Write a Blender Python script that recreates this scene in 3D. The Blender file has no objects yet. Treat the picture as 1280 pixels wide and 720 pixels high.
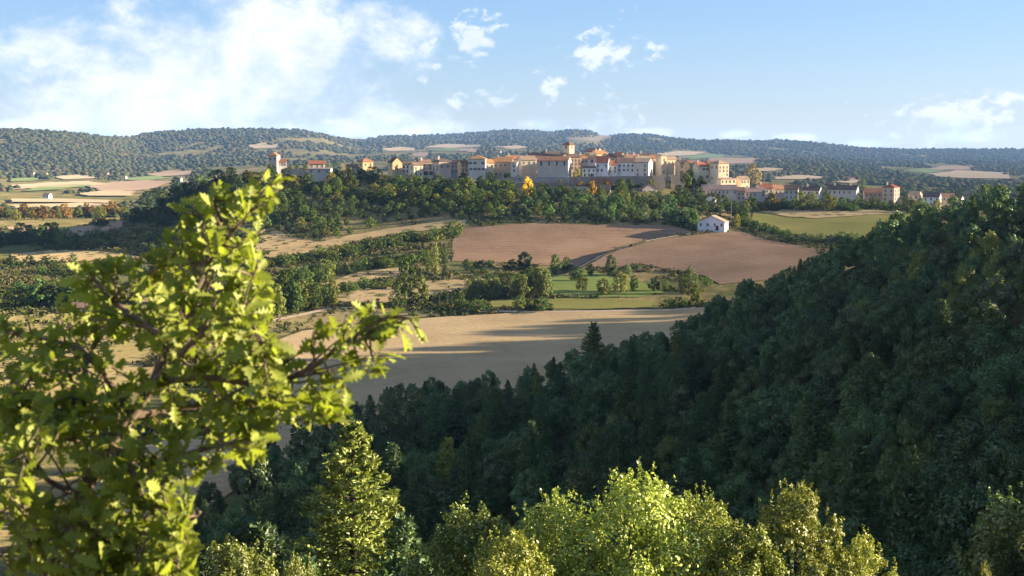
import bpy, math, random
import numpy as np
from mathutils import Vector
from mathutils.geometry import delaunay_2d_cdt
random.seed(11); RNG = np.random.default_rng(11)
S = bpy.context.scene
COL = S.collection
# ------------------------------------------------------------------ camera model of the photograph
F = 1778.0                                   # focal length in pixels of the 1280 wide photograph (50 mm)
TH = math.atan(170.0 / F)                    # camera looks down a little
CT, ST = math.cos(TH), math.sin(TH)
def ray(px, py):                             # pixel -> (X per metre of depth, Z per metre of depth)
    dx, dy = (px - 640.0) / F, (360.0 - py) / F
    yc = CT + dy * ST
    return dx / yc, (-ST + dy * CT) / yc
def u_of(px): return (px - 640.0) / F
def proj(X, Y, Z):
    zc = Y * CT - Z * ST
    return 640 + F * X / zc, 360 - F * (Y * ST + Z * CT) / zc
def zpix(px, py, Y): return ray(px, py)[1] * Y
def mpp(Y): return Y / F                     # metres per photo pixel
# ------------------------------------------------------------------ noise, interpolation
def _h(ix, iy, s):
    a = (ix.astype(np.int64) * 374761393 + iy.astype(np.int64) * 668265263 + s * 974711) & 0x7fffffff
    a = ((a ^ (a >> 13)) * 1274126177) & 0x7fffffff
    return ((a ^ (a >> 16)) & 0xffff) / 65535.0
def vnoise(x, y, s=0):
    x = np.asarray(x, float); y = np.asarray(y, float)
    ix, iy = np.floor(x), np.floor(y); fx, fy = x - ix, y - iy
    fx = fx * fx * (3 - 2 * fx); fy = fy * fy * (3 - 2 * fy)
    a, b, c, d = _h(ix, iy, s), _h(ix + 1, iy, s), _h(ix, iy + 1, s), _h(ix + 1, iy + 1, s)
    return (a * (1 - fx) + b * fx) * (1 - fy) + (c * (1 - fx) + d * fx) * fy - 0.5
def fbm(x, y, s=0, o=4):
    t, a = 0, 1.0
    for k in range(o):
        t = t + a * vnoise(x * 2 ** k, y * 2 ** k, s + k); a *= 0.5
    return t
def pchip(x, y, xq):
    x = np.asarray(x, float); y = np.asarray(y, float); xq = np.clip(xq, x[0], x[-1])
    h = np.diff(x); d = np.diff(y) / h
    m = np.zeros_like(y); m[0], m[-1] = d[0], d[-1]
    for k in range(1, len(x) - 1):
        if d[k - 1] * d[k] > 0:
            w1, w2 = 2 * h[k] + h[k - 1], h[k] + 2 * h[k - 1]
            m[k] = (w1 + w2) / (w1 / d[k - 1] + w2 / d[k])
    i = np.clip(np.searchsorted(x, xq) - 1, 0, len(x) - 2)
    t = (xq - x[i]) / h[i]
    return ((1 + 2 * t) * (1 - t) ** 2 * y[i] + t * (1 - t) ** 2 * h[i] * m[i] + t * t * (3 - 2 * t) * y[i + 1] + t * t * (t - 1) * h[i] * m[i + 1])
def sstep(a, b, x):
    t = np.clip((x - a) / (b - a), 0, 1); return t * t * (3 - 2 * t)
# ------------------------------------------------------------------ terrain heights
PX = [-480, -160, 0, 160, 320, 480, 640, 800, 960, 1120, 1280, 1600, 1980]
ZR = {
 2: [-1.7] * 13,
 10: [-4.5] * 4 + [-4.3, -4.2, -4.1, -4, -4, -3.8, -3.6, -3.4, -3.2],
 20: [-10, -10, -10, -10, -9.5, -9, -8.5, -8.3, -8, -7.5, -7, -6, -5],
 33: [-17, -17, -17, -16.8, -16.4, -16, -15.8, -15.6, -15.4, -15, -14.5, -12.5, -10],
 50: [-25, -25, -25, -25, -25, -24.6, -24.2, -24, -23.5, -23, -22, -19, -15],
 80: [-37, -37, -37, -37, -36.5, -35.5, -34.8, -34, -33.5, -32, -30, -26, -20],
 130: [-48, -48, -48, -48, -47, -46, -45.5, -43.5, -40.5, -36.5, -33, -27, -20],
 200: [-54, -54, -54, -54, -53.5, -53, -52.5, -50.5, -45, -37, -31, -22, -12],
 260: [-55, -55, -55, -55, -55, -55, -55, -53.5, -45.5, -34.5, -25, -15, -7],
 300: [-56, -56, -56, -56, -56, -56, -56, -55, -43, -30.5, -20, -12, -8],
 340: [-56.5, -56.5, -56.5, -56.5, -56.5, -56.5, -56.5, -55, -39.5, -26, -15.5, -11.5, -9],
 390: [-56, -56, -56, -56, -56, -56.5, -56.5, -55.5, -42, -27, -16.5, -16, -14],
 440: [-55, -55, -55, -55, -55, -55, -55, -54.5, -49, -36, -27, -26, -25],
 500: [-54, -54, -54, -54, -53.5, -53, -52, -52, -50, -44, -38, -36, -35],
 560: [-54, -54, -54, -54, -52, -50.5, -49.5, -51, -48, -44, -40, -39, -38],
 630: [-53.5, -53.5, -53.5, -52.5, -46.5, -45, -43.5, -43, -42, -40, -38, -38, -38],
 700: [-53, -53, -53, -50, -41.5, -39, -35.5, -35.5, -39, -37, -36, -37, -38],
 740: [-53, -53, -53, -47, -34, -32, -28, -29, -36, -35, -35, -37, -38],
 780: [-52.5, -52.5, -52.5, -42, -23, -23, -22.5, -22.5, -32.5, -33, -34, -37, -38],
 820: [-52, -52, -52, -39, -15, -16.5, -16, -16, -29.5, -31, -34, -37, -39],
 860: [-51.5, -51.5, -51.5, -40, -13, -14.5, -12, -12.5, -29, -32, -36, -38, -40],
 920: [-51, -51, -51, -43, -17, -18, -17, -18, -32, -36, -40, -42, -43]}
YFAR = {
 1000: [280, 280, 280, 279, 272, 270, 268, 268, 265, 265, 265, 265, 265],
 1500: [254, 254, 254, 254, 252, 250, 250, 248, 250, 250, 250, 250, 250],
 2000: [240, 240, 240, 240, 238, 236, 234, 234, 235, 237, 238, 238, 238],
 2600: [227, 227, 227, 228, 225, 220, 218, 218, 221, 227, 230, 231, 231],
 3300: [213, 213, 214, 216, 208, 204, 203, 205, 210, 218, 221, 222, 222]}
SKX = [-480, -160, 14, 60, 100, 150, 175, 200, 250, 300, 370, 400, 430, 455, 480, 520, 560, 600, 640, 665, 690, 715, 735, 755, 790, 815, 840, 880, 930, 960, 1000, 1030, 1060, 1100, 1160, 1266, 1600, 1980]
SKY = [163, 164, 162, 165, 167.5, 172, 170, 166, 162.5, 162, 163, 168, 173, 175, 171, 170, 169, 166, 163, 164, 166, 163, 165, 170, 168.5, 169, 173, 176, 176, 175.5, 177, 180, 184, 186.5, 187, 187, 186, 186]
YSX = [-480, 60, 130, 190, 300, 400, 450, 520, 1980]
YSV = [4700, 4700, 5000, 6200, 6500, 6800, 8200, 9000, 9000]
ROWS = np.unique(np.concatenate([np.geomspace(0.6, 30, 50), np.geomspace(30, 230, 90), np.arange(230, 960, 3.2), np.geomspace(960, 3000, 120), np.geomspace(3000, 16000, 170)]))
COLS = np.linspace(-480, 1980, 412)          # table columns in photo pixels
def _table():
    ks = sorted(ZR); kf = sorted(YFAR)
    rows = ks + kf
    A = np.array([ZR[k] for k in ks] + [[zpix(p, y, k) for p, y in zip(PX, YFAR[k])] for k in kf])
    B = np.array([pchip(PX, A[r], COLS) for r in range(len(rows))])         # rows x cols
    sky = pchip(SKX, SKY, COLS); ysk = pchip(YSX, YSV, COLS)
    Z = np.zeros((len(ROWS), len(COLS)))
    lr = np.log(np.array(rows, float) + 6)
    for c in range(len(COLS)):
        z = pchip(lr, B[:, c], np.log(np.minimum(ROWS, 3300) + 6))
        # beyond the plain: climb to the skyline, then fall away
        y33 = 190 - z[-1] / 3300 * F
        t = np.clip((ROWS - 3300) / (ysk[c] - 3300), 0, 1)
        yy = y33 + (sky[c] - y33) * (0.35 * t + 0.65 * t * t * (3 - 2 * t))
        far = -(yy - 190) / F * ROWS
        ztop = -(sky[c] - 190) / F * ysk[c]
        over = np.clip((ROWS - ysk[c]) / 4000, 0, 1)
        far = np.where(ROWS > ysk[c], ztop - 150 * over, far)
        Z[:, c] = np.where(ROWS > 3300, far, z)
    XX = u_of(COLS)[None, :] * ROWS[:, None]; YY = ROWS[:, None] + 0 * XX
    # the hollow west of the track that divides the ploughed slope
    xl = np.interp(YY, [560, 590, 622, 650, 682, 720], [14, 27, 40, 58, 88, 110])
    s = XX - xl
    Z -= 6.5 * (1 - sstep(-13, 2, s)) * np.exp(np.minimum(s + 13, 0) / 45) * sstep(545, 590, YY) * (1 - sstep(676, 715, YY))
    Z += 0.9 * fbm(XX / 60, YY / 60, 3, 3) * sstep(30, 120, YY) * (1 - sstep(700, 1200, YY))
    amp = sstep(2600, 4500, YY) * np.clip(1 - (YY / ysk[None, :] - 0.86) / 0.14, 0.05, 1)
    Z += 26 * fbm(XX / 700, YY / 1100, 7, 4) * amp
    Z += 5 * fbm(XX / 260, YY / 420, 17, 2) * sstep(1100, 1800, YY) * (1 - sstep(3000, 3600, YY))
    return Z
ZT = _table()
RIDGE_Y = [-400, 0, 100, 125, 160, 195, 225, 260, 300, 345, 412, 445, 486, 520, 600, 700, 2000]
RIDGE_Z = [32, 30, 26, 22, 20, 12, 3, 1, 4, 9, 9, 4, -5, -18, -38, -42, -44]
def H(X, Y):
    X = np.asarray(X, float); Y = np.asarray(Y, float)
    R = np.sqrt(X * X + Y * Y) + 1e-6
    Ye = np.maximum(Y, 0.72 * R)
    px = np.clip(640 + F * X / Ye, COLS[0], COLS[-1])
    fc = (px - COLS[0]) / (COLS[1] - COLS[0]); c = np.clip(fc.astype(int), 0, len(COLS) - 2); fc = fc - c
    Yq = np.clip(Ye, ROWS[0], ROWS[-1] - 1)
    r = np.clip(np.searchsorted(ROWS, Yq, side='right') - 1, 0, len(ROWS) - 2)
    fr = (Yq - ROWS[r]) / (ROWS[r + 1] - ROWS[r])
    z = (ZT[r, c] * (1 - fc) + ZT[r, c + 1] * fc) * (1 - fr) + (ZT[r + 1, c] * (1 - fc) + ZT[r + 1, c + 1] * fc) * fr
    back = sstep(0.25, -0.35, Y / R) if False else 1 - sstep(-0.35, 0.25, Y / R)
    z = z * (1 - back) + back * (-1.7 + np.minimum(0.16 * R, 45))
    xa = np.maximum(0.385 * np.maximum(Y, 0), 45) + 12
    w = sstep(0, 1, (X - xa) / np.maximum(285 - xa, 60)) * (1 - sstep(900, 1600, Y)) * sstep(-700, -200, Y)
    crest = np.interp(Y, RIDGE_Y, RIDGE_Z) + 9 * fbm(X / 22, Y / 22, 31, 3)
    crest = crest - 0.10 * np.maximum(X - 340, 0)
    return z * (1 - w) + w * np.maximum(crest, z - 4)
RG = np.unique(np.concatenate([np.geomspace(6, 230, 260), np.arange(230, 1000, 1.6), np.geomspace(1000, 12000, 900)]))
def ground_at(px, py, ymin=6.0):             # first ground point along the pixel's ray, beyond ymin
    u, t = ray(px, py)
    Y = RG[RG >= ymin]
    hit = H(u * Y, Y) >= t * Y
    k = int(np.argmax(hit)) if hit.any() else len(Y) - 1
    y = Y[k]
    if k > 0:
        a, b = Y[k - 1], Y[k]
        for _ in range(12):
            m = (a + b) / 2
            if H(u * m, m) >= t * m: b = m
            else: a = m
        y = b
    return u * y, y, float(H(u * y, y))
# ------------------------------------------------------------------ scene helpers
def tag(o, label=None, cat=None, group=None, kind=None):
    if label: o['label'] = label
    if cat: o['category'] = cat
    if group: o['group'] = group
    if kind: o['kind'] = kind
    return o
def empty(name, loc, rz=0.0, sc=1.0):
    o = bpy.data.objects.new(name, None); COL.objects.link(o)
    o.empty_display_size = 0.2
    o.location = loc; o.rotation_euler = (0, 0, rz)
    o.scale = sc if isinstance(sc, tuple) else (sc, sc, sc)
    return o
def link(name, me, parent=None, color=None, loc=None):
    o = bpy.data.objects.new(name, me); COL.objects.link(o)
    if parent: o.parent = parent
    if color is not None: o.color = (*color, 1)
    if loc is not None: o.location = loc
    return o
def np_mesh(name, V, Fc, mats, smooth=False, mi=None):   # Fc: list of equal-size index arrays (n,k)
    me = bpy.data.meshes.new(name)
    V = np.asarray(V, np.float32); Fc = np.asarray(Fc, np.int32)
    n, k = Fc.shape
    me.vertices.add(len(V)); me.vertices.foreach_set('co', V.ravel())
    me.loops.add(n * k); me.loops.foreach_set('vertex_index', Fc.ravel())
    me.polygons.add(n); me.polygons.foreach_set('loop_start', np.arange(0, n * k, k, dtype=np.int32))
    if smooth: me.polygons.foreach_set('use_smooth', np.ones(n, bool))
    for m in mats: me.materials.append(m)
    if mi is not None: me.polygons.foreach_set('material_index', np.asarray(mi, np.int32))
    me.update(calc_edges=True); me.validate()
    return me
class MB:                                    # collects polygons into one mesh
    def __init__(s): s.v, s.f, s.m = [], [], []
    def add(s, vs, fs, m=0):
        b = len(s.v); s.v += [tuple(v) for v in vs]; s.f += [tuple(b + i for i in f) for f in fs]; s.m += [m] * len(fs)
    def box(s, x0, x1, y0, y1, z0, z1, m=0):
        s.add([(x0, y0, z0), (x1, y0, z0), (x1, y1, z0), (x0, y1, z0), (x0, y0, z1), (x1, y0, z1), (x1, y1, z1), (x0, y1, z1)],
              [(0, 3, 2, 1), (4, 5, 6, 7), (0, 1, 5, 4), (1, 2, 6, 5), (2, 3, 7, 6), (3, 0, 4, 7)], m)
    def extrude(s, prof, axis, a0, a1, m=0):  # prof: (b,z) polygon; axis 'x': points (a,b,z); 'y': (b,a,z)
        n = len(prof)
        P = lambda a, b, z: (a, b, z) if axis == 'x' else (b, a, z)
        vs = [P(a0, b, z) for b, z in prof] + [P(a1, b, z) for b, z in prof]
        fs = [tuple(range(n)), tuple(range(2 * n - 1, n - 1, -1))] + [(i, i + n, (i + 1) % n + n, (i + 1) % n) for i in range(n)]
        s.add(vs, fs, m)
    def tube(s, pts, rad, k=7, m=0):
        pts = [Vector(p) for p in pts]; rings = []
        for i, p in enumerate(pts):
            d = (pts[min(i + 1, len(pts) - 1)] - pts[max(i - 1, 0)]).normalized()
            a = d.cross(Vector((0.31, 0.9, 0.2))).normalized(); b = d.cross(a)
            rings.append([p + (a * math.cos(6.2832 * j / k) + b * math.sin(6.2832 * j / k)) * rad[i] for j in range(k)])
        vs = [v for r in rings for v in r]; fs = []
        for i in range(len(pts) - 1):
            for j in range(k):
                fs.append((i * k + j, i * k + (j + 1) % k, (i + 1) * k + (j + 1) % k, (i + 1) * k + j))
        fs.append(tuple(range((len(pts) - 1) * k, len(pts) * k))); fs.append(tuple(range(k - 1, -1, -1)))
        s.add(vs, fs, m)
    def mesh(s, name, mats, smooth=False):
        me = bpy.data.meshes.new(name); me.from_pydata(s.v, [], s.f)
        for m in mats: me.materials.append(m)
        me.polygons.foreach_set('material_index', s.m)
        if smooth: me.polygons.foreach_set('use_smooth', [True] * len(s.f))
        import bmesh
        bm = bmesh.new(); bm.from_mesh(me); bmesh.ops.recalc_face_normals(bm, faces=bm.faces); bm.to_mesh(me); bm.free()
        me.update(); return me
# ------------------------------------------------------------------ materials
def new_mat(name):
    m = bpy.data.materials.new(name); m.use_nodes = True
    nt = m.node_tree; nt.nodes.clear()
    out = nt.nodes.new('ShaderNodeOutputMaterial')
    return m, nt, out
class N:
    def __init__(s, nt): s.nt = nt
    def n(s, t, **kw):
        x = s.nt.nodes.new(t)
        for k, v in kw.items(): setattr(x, k, v)
        return x
    def set(s, x, i, v):
        if hasattr(v, 'is_output'): s.nt.links.new(v, x.inputs[i])
        else: x.inputs[i].default_value = v
    def math(s, op, a, b=0.0, c=0.0, clamp=False):
        x = s.n('ShaderNodeMath', operation=op, use_clamp=clamp)
        s.set(x, 0, a); s.set(x, 1, b); s.set(x, 2, c); return x.outputs[0]
    def mix(s, f, a, b, mode='MIX'):
        x = s.n('ShaderNodeMix', data_type='RGBA', blend_type=mode)
        s.set(x, 0, f); s.set(x, 6, a if hasattr(a, 'is_output') else (*a, 1)); s.set(x, 7, b if hasattr(b, 'is_output') else (*b, 1)); return x.outputs[2]
    def noise(s, vec, scale, detail=4, rough=0.55, dist=0.0):
        x = s.n('ShaderNodeTexNoise'); x.inputs['Scale'].default_value = scale; x.inputs['Detail'].default_value = detail
        x.inputs['Roughness'].default_value = rough; x.inputs['Distortion'].default_value = dist
        if vec is not None: s.nt.links.new(vec, x.inputs['Vector'])
        return x.outputs['Fac']
    def ramp(s, f, a, b): # map range clamped smooth
        x = s.n('ShaderNodeMapRange', interpolation_type='SMOOTHSTEP'); s.set(x, 0, f); s.set(x, 1, a); s.set(x, 2, b); return x.outputs[0]
    def pos(s, sc=(1, 1, 1), rot=0.0):
        g = s.n('ShaderNodeNewGeometry'); m = s.n('ShaderNodeMapping'); m.inputs['Scale'].default_value = sc; m.inputs['Rotation'].default_value = (0, 0, rot)
        s.nt.links.new(g.outputs['Position'], m.inputs['Vector']); return m.outputs[0]
    def diffuse(s, col, out, rough=1.0, bump=None, bdist=0.05, bstr=0.6):
        d = s.n('ShaderNodeBsdfDiffuse'); s.set(d, 0, col if hasattr(col, 'is_output') else (*col, 1)); s.set(d, 1, rough)
        if bump is not None:
            b = s.n('ShaderNodeBump'); b.inputs['Strength'].default_value = bstr; b.inputs['Distance'].default_value = bdist
            s.nt.links.new(bump, b.inputs['Height']); s.nt.links.new(b.outputs[0], d.inputs['Normal'])
        s.nt.links.new(d.outputs[0], out.inputs['Surface']); return d
def soil_mat(name, c1, c2, c3=None, row_dir=0.0, row=0.0, s1=0.012, s2=0.35, bump=0.25, rows_amt=0.35, sp=0.0):
    m, nt, out = new_mat(name); k = N(nt)
    big = k.noise(k.pos((s1, s1 * 1.6, s1)), 1.0, 5, 0.6, 0.4)
    fine = k.noise(k.pos((s2, s2, s2)), 1.0, 5, 0.7)
    col = k.mix(k.ramp(big, 0.36, 0.64), c1, c2)
    if c3: col = k.mix(k.math('MULTIPLY', k.ramp(fine, 0.45, 0.75), 0.75), col, c3)
    h = fine
    if row:
        w = k.n('ShaderNodeTexWave', wave_type='BANDS', bands_direction='X'); w.inputs['Scale'].default_value = 1.0
        w.inputs['Distortion'].default_value = 1.6; w.inputs['Detail'].default_value = 3; w.inputs['Detail Scale'].default_value = 0.6
        nt.links.new(k.pos((row, row, 0.0), row_dir), w.inputs['Vector'])
        col = k.mix(k.math('MULTIPLY', w.outputs['Fac'], rows_amt), col, tuple(0.55 * x for x in c1))
        h = k.math('ADD', fine, k.math('MULTIPLY', w.outputs['Fac'], 0.6))
    mul = k.noise(k.pos((0.05, 0.05, 0.05)), 1.0, 4, 0.6)
    col = k.mix(k.math('MULTIPLY', k.ramp(mul, 0.3, 0.7), 0.4), col, tuple(1.25 * x for x in c2))
    if sp:                                   # scattered tufts
        v = k.n('ShaderNodeTexVoronoi'); v.inputs['Scale'].default_value = 1.0
        nt.links.new(k.pos((sp, sp, sp)), v.inputs['Vector'])
        col = k.mix(k.math('MULTIPLY', k.math('SUBTRACT', 1.0, k.ramp(v.outputs['Distance'], 0.15, 0.42)), 0.85), col, (0.055, 0.065, 0.022))
    k.diffuse(col, out, 1.0, h, bump, 0.7)
    return m
def leaf_mat(name, trans=0.3, var=0.5, gloss=0.04, rough=0.45, tint=(1.15, 1.08, 0.7)):
    m, nt, out = new_mat(name); k = N(nt)
    oi = k.n('ShaderNodeObjectInfo'); g = k.n('ShaderNodeNewGeometry')
    rv = k.math('MULTIPLY_ADD', g.outputs['Random Per Island'], var, 1 - var * 0.5)
    tr = k.math('MULTIPLY_ADD', oi.outputs['Random'], 0.35, 0.82)
    cl = k.noise(k.pos((0.33, 0.33, 0.33)), 1.0, 2)
    sc = k.math('MULTIPLY', k.math('MULTIPLY', rv, tr), k.math('MULTIPLY_ADD', cl, 0.7, 0.65))
    v = k.n('ShaderNodeVectorMath', operation='SCALE'); nt.links.new(oi.outputs['Color'], v.inputs[0]); k.set(v, 3, sc)
    hs = k.mix(k.math('MULTIPLY', oi.outputs['Random'], 0.35), v.outputs[0], k.mix(1.0, v.outputs[0], tint, 'MULTIPLY'))
    d = k.n('ShaderNodeBsdfDiffuse'); k.set(d, 0, hs)
    t = k.n('ShaderNodeBsdfTranslucent'); k.set(t, 0, k.mix(1.0, hs, (1.12, 1.18, 0.5), 'MULTIPLY'))
    a = k.n('ShaderNodeMixShader'); k.set(a, 0, trans); nt.links.new(d.outputs[0], a.inputs[1]); nt.links.new(t.outputs[0], a.inputs[2])
    last = a
    if gloss:
        gl = k.n('ShaderNodeBsdfGlossy'); k.set(gl, 0, (1, 1, 1, 1)); gl.inputs['Roughness'].default_value = rough
        b = k.n('ShaderNodeMixShader'); k.set(b, 0, gloss); nt.links.new(a.outputs[0], b.inputs[1]); nt.links.new(gl.outputs[0], b.inputs[2]); last = b
    nt.links.new(last.outputs[0], out.inputs['Surface'])
    return m
def objcol_mat(name, s=0.6, amt=0.35, bump=0.0, streak=False):
    m, nt, out = new_mat(name); k = N(nt)
    oi = k.n('ShaderNodeObjectInfo')
    n1 = k.noise(k.pos((s, s, s * (0.35 if streak else 1))), 1.0, 6, 0.7)
    n2 = k.noise(k.pos((s * 0.22,) * 3), 1.0, 3, 0.6)
    f = k.math('MULTIPLY', k.math('MULTIPLY_ADD', n1, 2 * amt, 1 - amt), k.math('MULTIPLY_ADD', n2, 2 * amt, 1 - amt))
    v = k.n('ShaderNodeVectorMath', operation='SCALE'); nt.links.new(oi.outputs['Color'], v.inputs[0]); k.set(v, 3, f)
    k.diffuse(v.outputs[0], out, 1.0, n1 if bump else None, bump or 0.05)
    return m
def flat_mat(name, col, rough=1.0, s=3.0, amt=0.3):
    m, nt, out = new_mat(name); k = N(nt)
    n1 = k.noise(k.pos((s, s, s)), 1.0, 4)
    k.diffuse(k.mix(n1, tuple(c * (1 - amt) for c in col), tuple(c * (1 + amt) for c in col)), out)
    return m
M = dict(
 leaf=leaf_mat('leaf_far', 0.25, 0.6, 0.0), leafn=leaf_mat('leaf_near', 0.2, 0.8, 0.03, 0.5), leafb=leaf_mat('leaf_close', 0.45, 0.6, 0.012, 0.55),
 needle=leaf_mat('needles', 0.2, 0.7, 0.02, 0.5),
 bark=flat_mat('bark', (0.07, 0.055, 0.042), s=6, amt=0.5), barkl=flat_mat('bark_pale', (0.16, 0.12, 0.085), s=40, amt=0.6),
 wall=objcol_mat('wall', 0.9, 0.26, 0.0), roof=objcol_mat('roof_tiles', 1.3, 0.42, 0.0), stone=objcol_mat('stone', 0.8, 0.4, 0.0),
 pane=flat_mat('pane', (0.05, 0.05, 0.055), s=1), trim=flat_mat('trim', (0.42, 0.38, 0.32), s=1, amt=0.1), wood=flat_mat('door_wood', (0.06, 0.04, 0.028), s=1),
 shut_blue=flat_mat('blue_shutter', (0.13, 0.20, 0.30), s=1), shut_brown=flat_mat('brown_shutter', (0.12, 0.07, 0.045), s=1), shut_grey=flat_mat('grey_shutter', (0.33, 0.34, 0.33), s=1),
)
# ------------------------------------------------------------------ ground sheet (polar, one mesh)
def build_ground():
    az = np.concatenate([np.radians(np.linspace(-180, -26, 60, endpoint=False)), np.arctan(np.linspace(math.tan(math.radians(-26)), math.tan(math.radians(26)), 330)), np.radians(np.linspace(26, 180, 110)[1:-1])])
    rr = ROWS * 1.0
    A, R = np.meshgrid(az, rr)
    X, Y = R * np.sin(A), R * np.cos(A)
    # inside the view rows follow depth, so the sheet is finest where it is seen
    Z = H(X, Y)
    na, nr = len(az), len(rr)
    V = np.stack([X, Y, Z], -1).reshape(-1, 3)
    i = np.arange(nr - 1)[:, None] * na; j = np.arange(na)[None, :]; j2 = (j + 1) % na
    Fq = np.stack([i + j, i + j2, i + na + j2, i + na + j], -1).reshape(-1, 4)
    V = np.vstack([V, [[0, 0, float(H(0.0, 0.01))]]])
    c = len(V) - 1
    cap = np.array([[c, k, (k + 1) % na, c] for k in range(na)])
    me = np_mesh('ground', V, Fq, [M['ground']], True)
    return link('ground', me)
m, nt, out = new_mat('ground'); k = N(nt)
p1 = k.noise(k.pos((0.004, 0.007, 0.004)), 1, 5, 0.6, 0.6); p2 = k.noise(k.pos((0.05, 0.05, 0.05)), 1, 5, 0.65); p3 = k.noise(k.pos((0.6, 0.6, 0.6)), 1, 4, 0.7)
gc = k.mix(k.ramp(p2, 0.38, 0.62), (0.105, 0.105, 0.038), (0.26, 0.19, 0.085))
gc = k.mix(k.math('MULTIPLY', k.ramp(p1, 0.45, 0.62), 0.7), gc, (0.075, 0.085, 0.032))
gc = k.mix(k.math('MULTIPLY', k.ramp(p3, 0.42, 0.7), 0.7), gc, (0.05, 0.058, 0.02))
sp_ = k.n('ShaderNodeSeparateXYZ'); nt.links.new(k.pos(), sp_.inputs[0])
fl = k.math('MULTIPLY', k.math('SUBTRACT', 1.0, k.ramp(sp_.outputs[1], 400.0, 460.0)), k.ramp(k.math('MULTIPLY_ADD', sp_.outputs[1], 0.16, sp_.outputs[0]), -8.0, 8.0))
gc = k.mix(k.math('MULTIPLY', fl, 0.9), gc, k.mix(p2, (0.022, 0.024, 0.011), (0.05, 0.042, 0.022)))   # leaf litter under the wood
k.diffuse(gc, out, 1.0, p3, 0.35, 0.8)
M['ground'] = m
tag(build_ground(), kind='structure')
# ------------------------------------------------------------------ fields: sheets draped over the ground
OUTL = []
def drape(name, pts, mat, ymin=230, off=0.22, edge=4.0, grid=7.0, wob=0.6, label=None):
    P = [ground_at(x, y, ymin)[:2] for x, y in pts]
    out = []
    for a, b in zip(P, P[1:] + P[:1]):
        n = max(1, int(math.hypot(a[0] - b[0], a[1] - b[1]) / edge))
        for i in range(n):
            t = i / n; w = wob * math.sin(math.pi * t)
            x, y = a[0] + (b[0] - a[0]) * t, a[1] + (b[1] - a[1]) * t
            out.append((x + 2 * w * float(fbm(x / 14, y / 14, 5, 2)), y + 2 * w * float(fbm(x / 14, y / 14, 9, 2))))
    A = np.array(out); n = len(A); OUTL.append((name, A))
    gx, gy = np.meshgrid(np.arange(A[:, 0].min(), A[:, 0].max(), grid), np.arange(A[:, 1].min(), A[:, 1].max(), grid))
    G = np.stack([gx.ravel(), gy.ravel()], -1)
    v = [Vector(p) for p in out] + [Vector(p) for p in G]
    r = delaunay_2d_cdt(v, [(i, (i + 1) % n) for i in range(n)], [list(range(n))], 2, 1e-4)
    vs = np.array([(q.x, q.y) for q in r[0]]); fs = [f for f in r[2] if len(f) == 3]
    # keep triangles whose centre lies inside the outline
    C = np.array([vs[list(f)].mean(0) for f in fs]); keep = inside(C, A)
    fs = np.array([f for f, kf in zip(fs, keep) if kf])
    z = H(vs[:, 0], vs[:, 1]) + off
    V = np.column_stack([vs, z])
    e1 = V[fs[:, 1]] - V[fs[:, 0]]; e2 = V[fs[:, 2]] - V[fs[:, 0]]
    flip = np.cross(e1, e2)[:, 2] < 0
    fs[flip] = fs[flip][:, ::-1]
    o = link(name, np_mesh(name, V, fs, [mat], True))
    return tag(o, label, kind='structure')
def inside(P, A):
    x, y = P[:, 0], P[:, 1]; c = np.zeros(len(P), bool)
    for (x1, y1), (x2, y2) in zip(A, np.roll(A, -1, 0)):
        m_ = ((y1 > y) != (y2 > y)) & (x < (x2 - x1) * (y - y1) / (y2 - y1 + 1e-12) + x1)
        c ^= m_
    return c
SO = dict(
 plough=soil_mat('ploughed_soil', (0.19, 0.120, 0.072), (0.235, 0.153, 0.095), (0.13, 0.083, 0.053), 1.42, 0.065, 0.012, 0.5, 0.3, 0.32),
 stubble=soil_mat('stubble', (0.33, 0.235, 0.12), (0.38, 0.28, 0.15), (0.24, 0.17, 0.09), 1.30, 0.085, 0.015, 0.6, 0.25, 0.2),
 meadow=soil_mat('meadow_grass', (0.12, 0.155, 0.04), (0.16, 0.18, 0.05), (0.09, 0.115, 0.03), 0, 0, 0.02, 0.9, 0.15),
 crop=soil_mat('green_crop', (0.155, 0.155, 0.042), (0.20, 0.175, 0.055), (0.11, 0.11, 0.035), 1.5, 0.1, 0.02, 0.9, 0.2, 0.14),
 vine=soil_mat('scrub_grass', (0.20, 0.165, 0.06), (0.25, 0.19, 0.085), (0.12, 0.115, 0.038), 0.9, 0.0, 0.015, 0.5, 0.3, 0.3, 0.33),
 drygrass=soil_mat('dry_grass', (0.30, 0.215, 0.10), (0.36, 0.26, 0.13), (0.22, 0.155, 0.07), 0, 0, 0.02, 0.4, 0.3, 0.3, 0.12),
 tan=soil_mat('far_stubble', (0.29, 0.22, 0.13), (0.34, 0.26, 0.16), None, 0, 0, 0.006, 0.1, 0.1),
 pink=soil_mat('far_ploughed', (0.23, 0.16, 0.105), (0.27, 0.195, 0.13), None, 0, 0, 0.006, 0.1, 0.1),
 dim=soil_mat('far_heath', (0.17, 0.13, 0.075), (0.21, 0.165, 0.10), (0.09, 0.095, 0.04), 0, 0, 0.006, 0.02, 0.1),
 green=soil_mat('far_pasture', (0.12, 0.16, 0.06), (0.15, 0.18, 0.07), None, 0, 0, 0.006, 0.1, 0.1),
 gravel=soil_mat('gravel', (0.34, 0.26, 0.18), (0.38, 0.30, 0.21), None, 0, 0, 0.05, 0.9, 0.1))
drape('stubble_field', [(300, 442), (380, 414), (470, 404), (560, 396), (640, 392), (760, 389), (840, 388), (885, 384), (900, 392), (860, 420), (760, 450), (640, 500), (560, 530), (420, 540), (330, 530), (296, 490)], SO['stubble'], 250)
drape('weedy_field', [(250, 432), (310, 404), (350, 394), (420, 388), (500, 386), (552, 390), (545, 396), (470, 402), (380, 412), (300, 438)], SO['vine'], 300)
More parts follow.
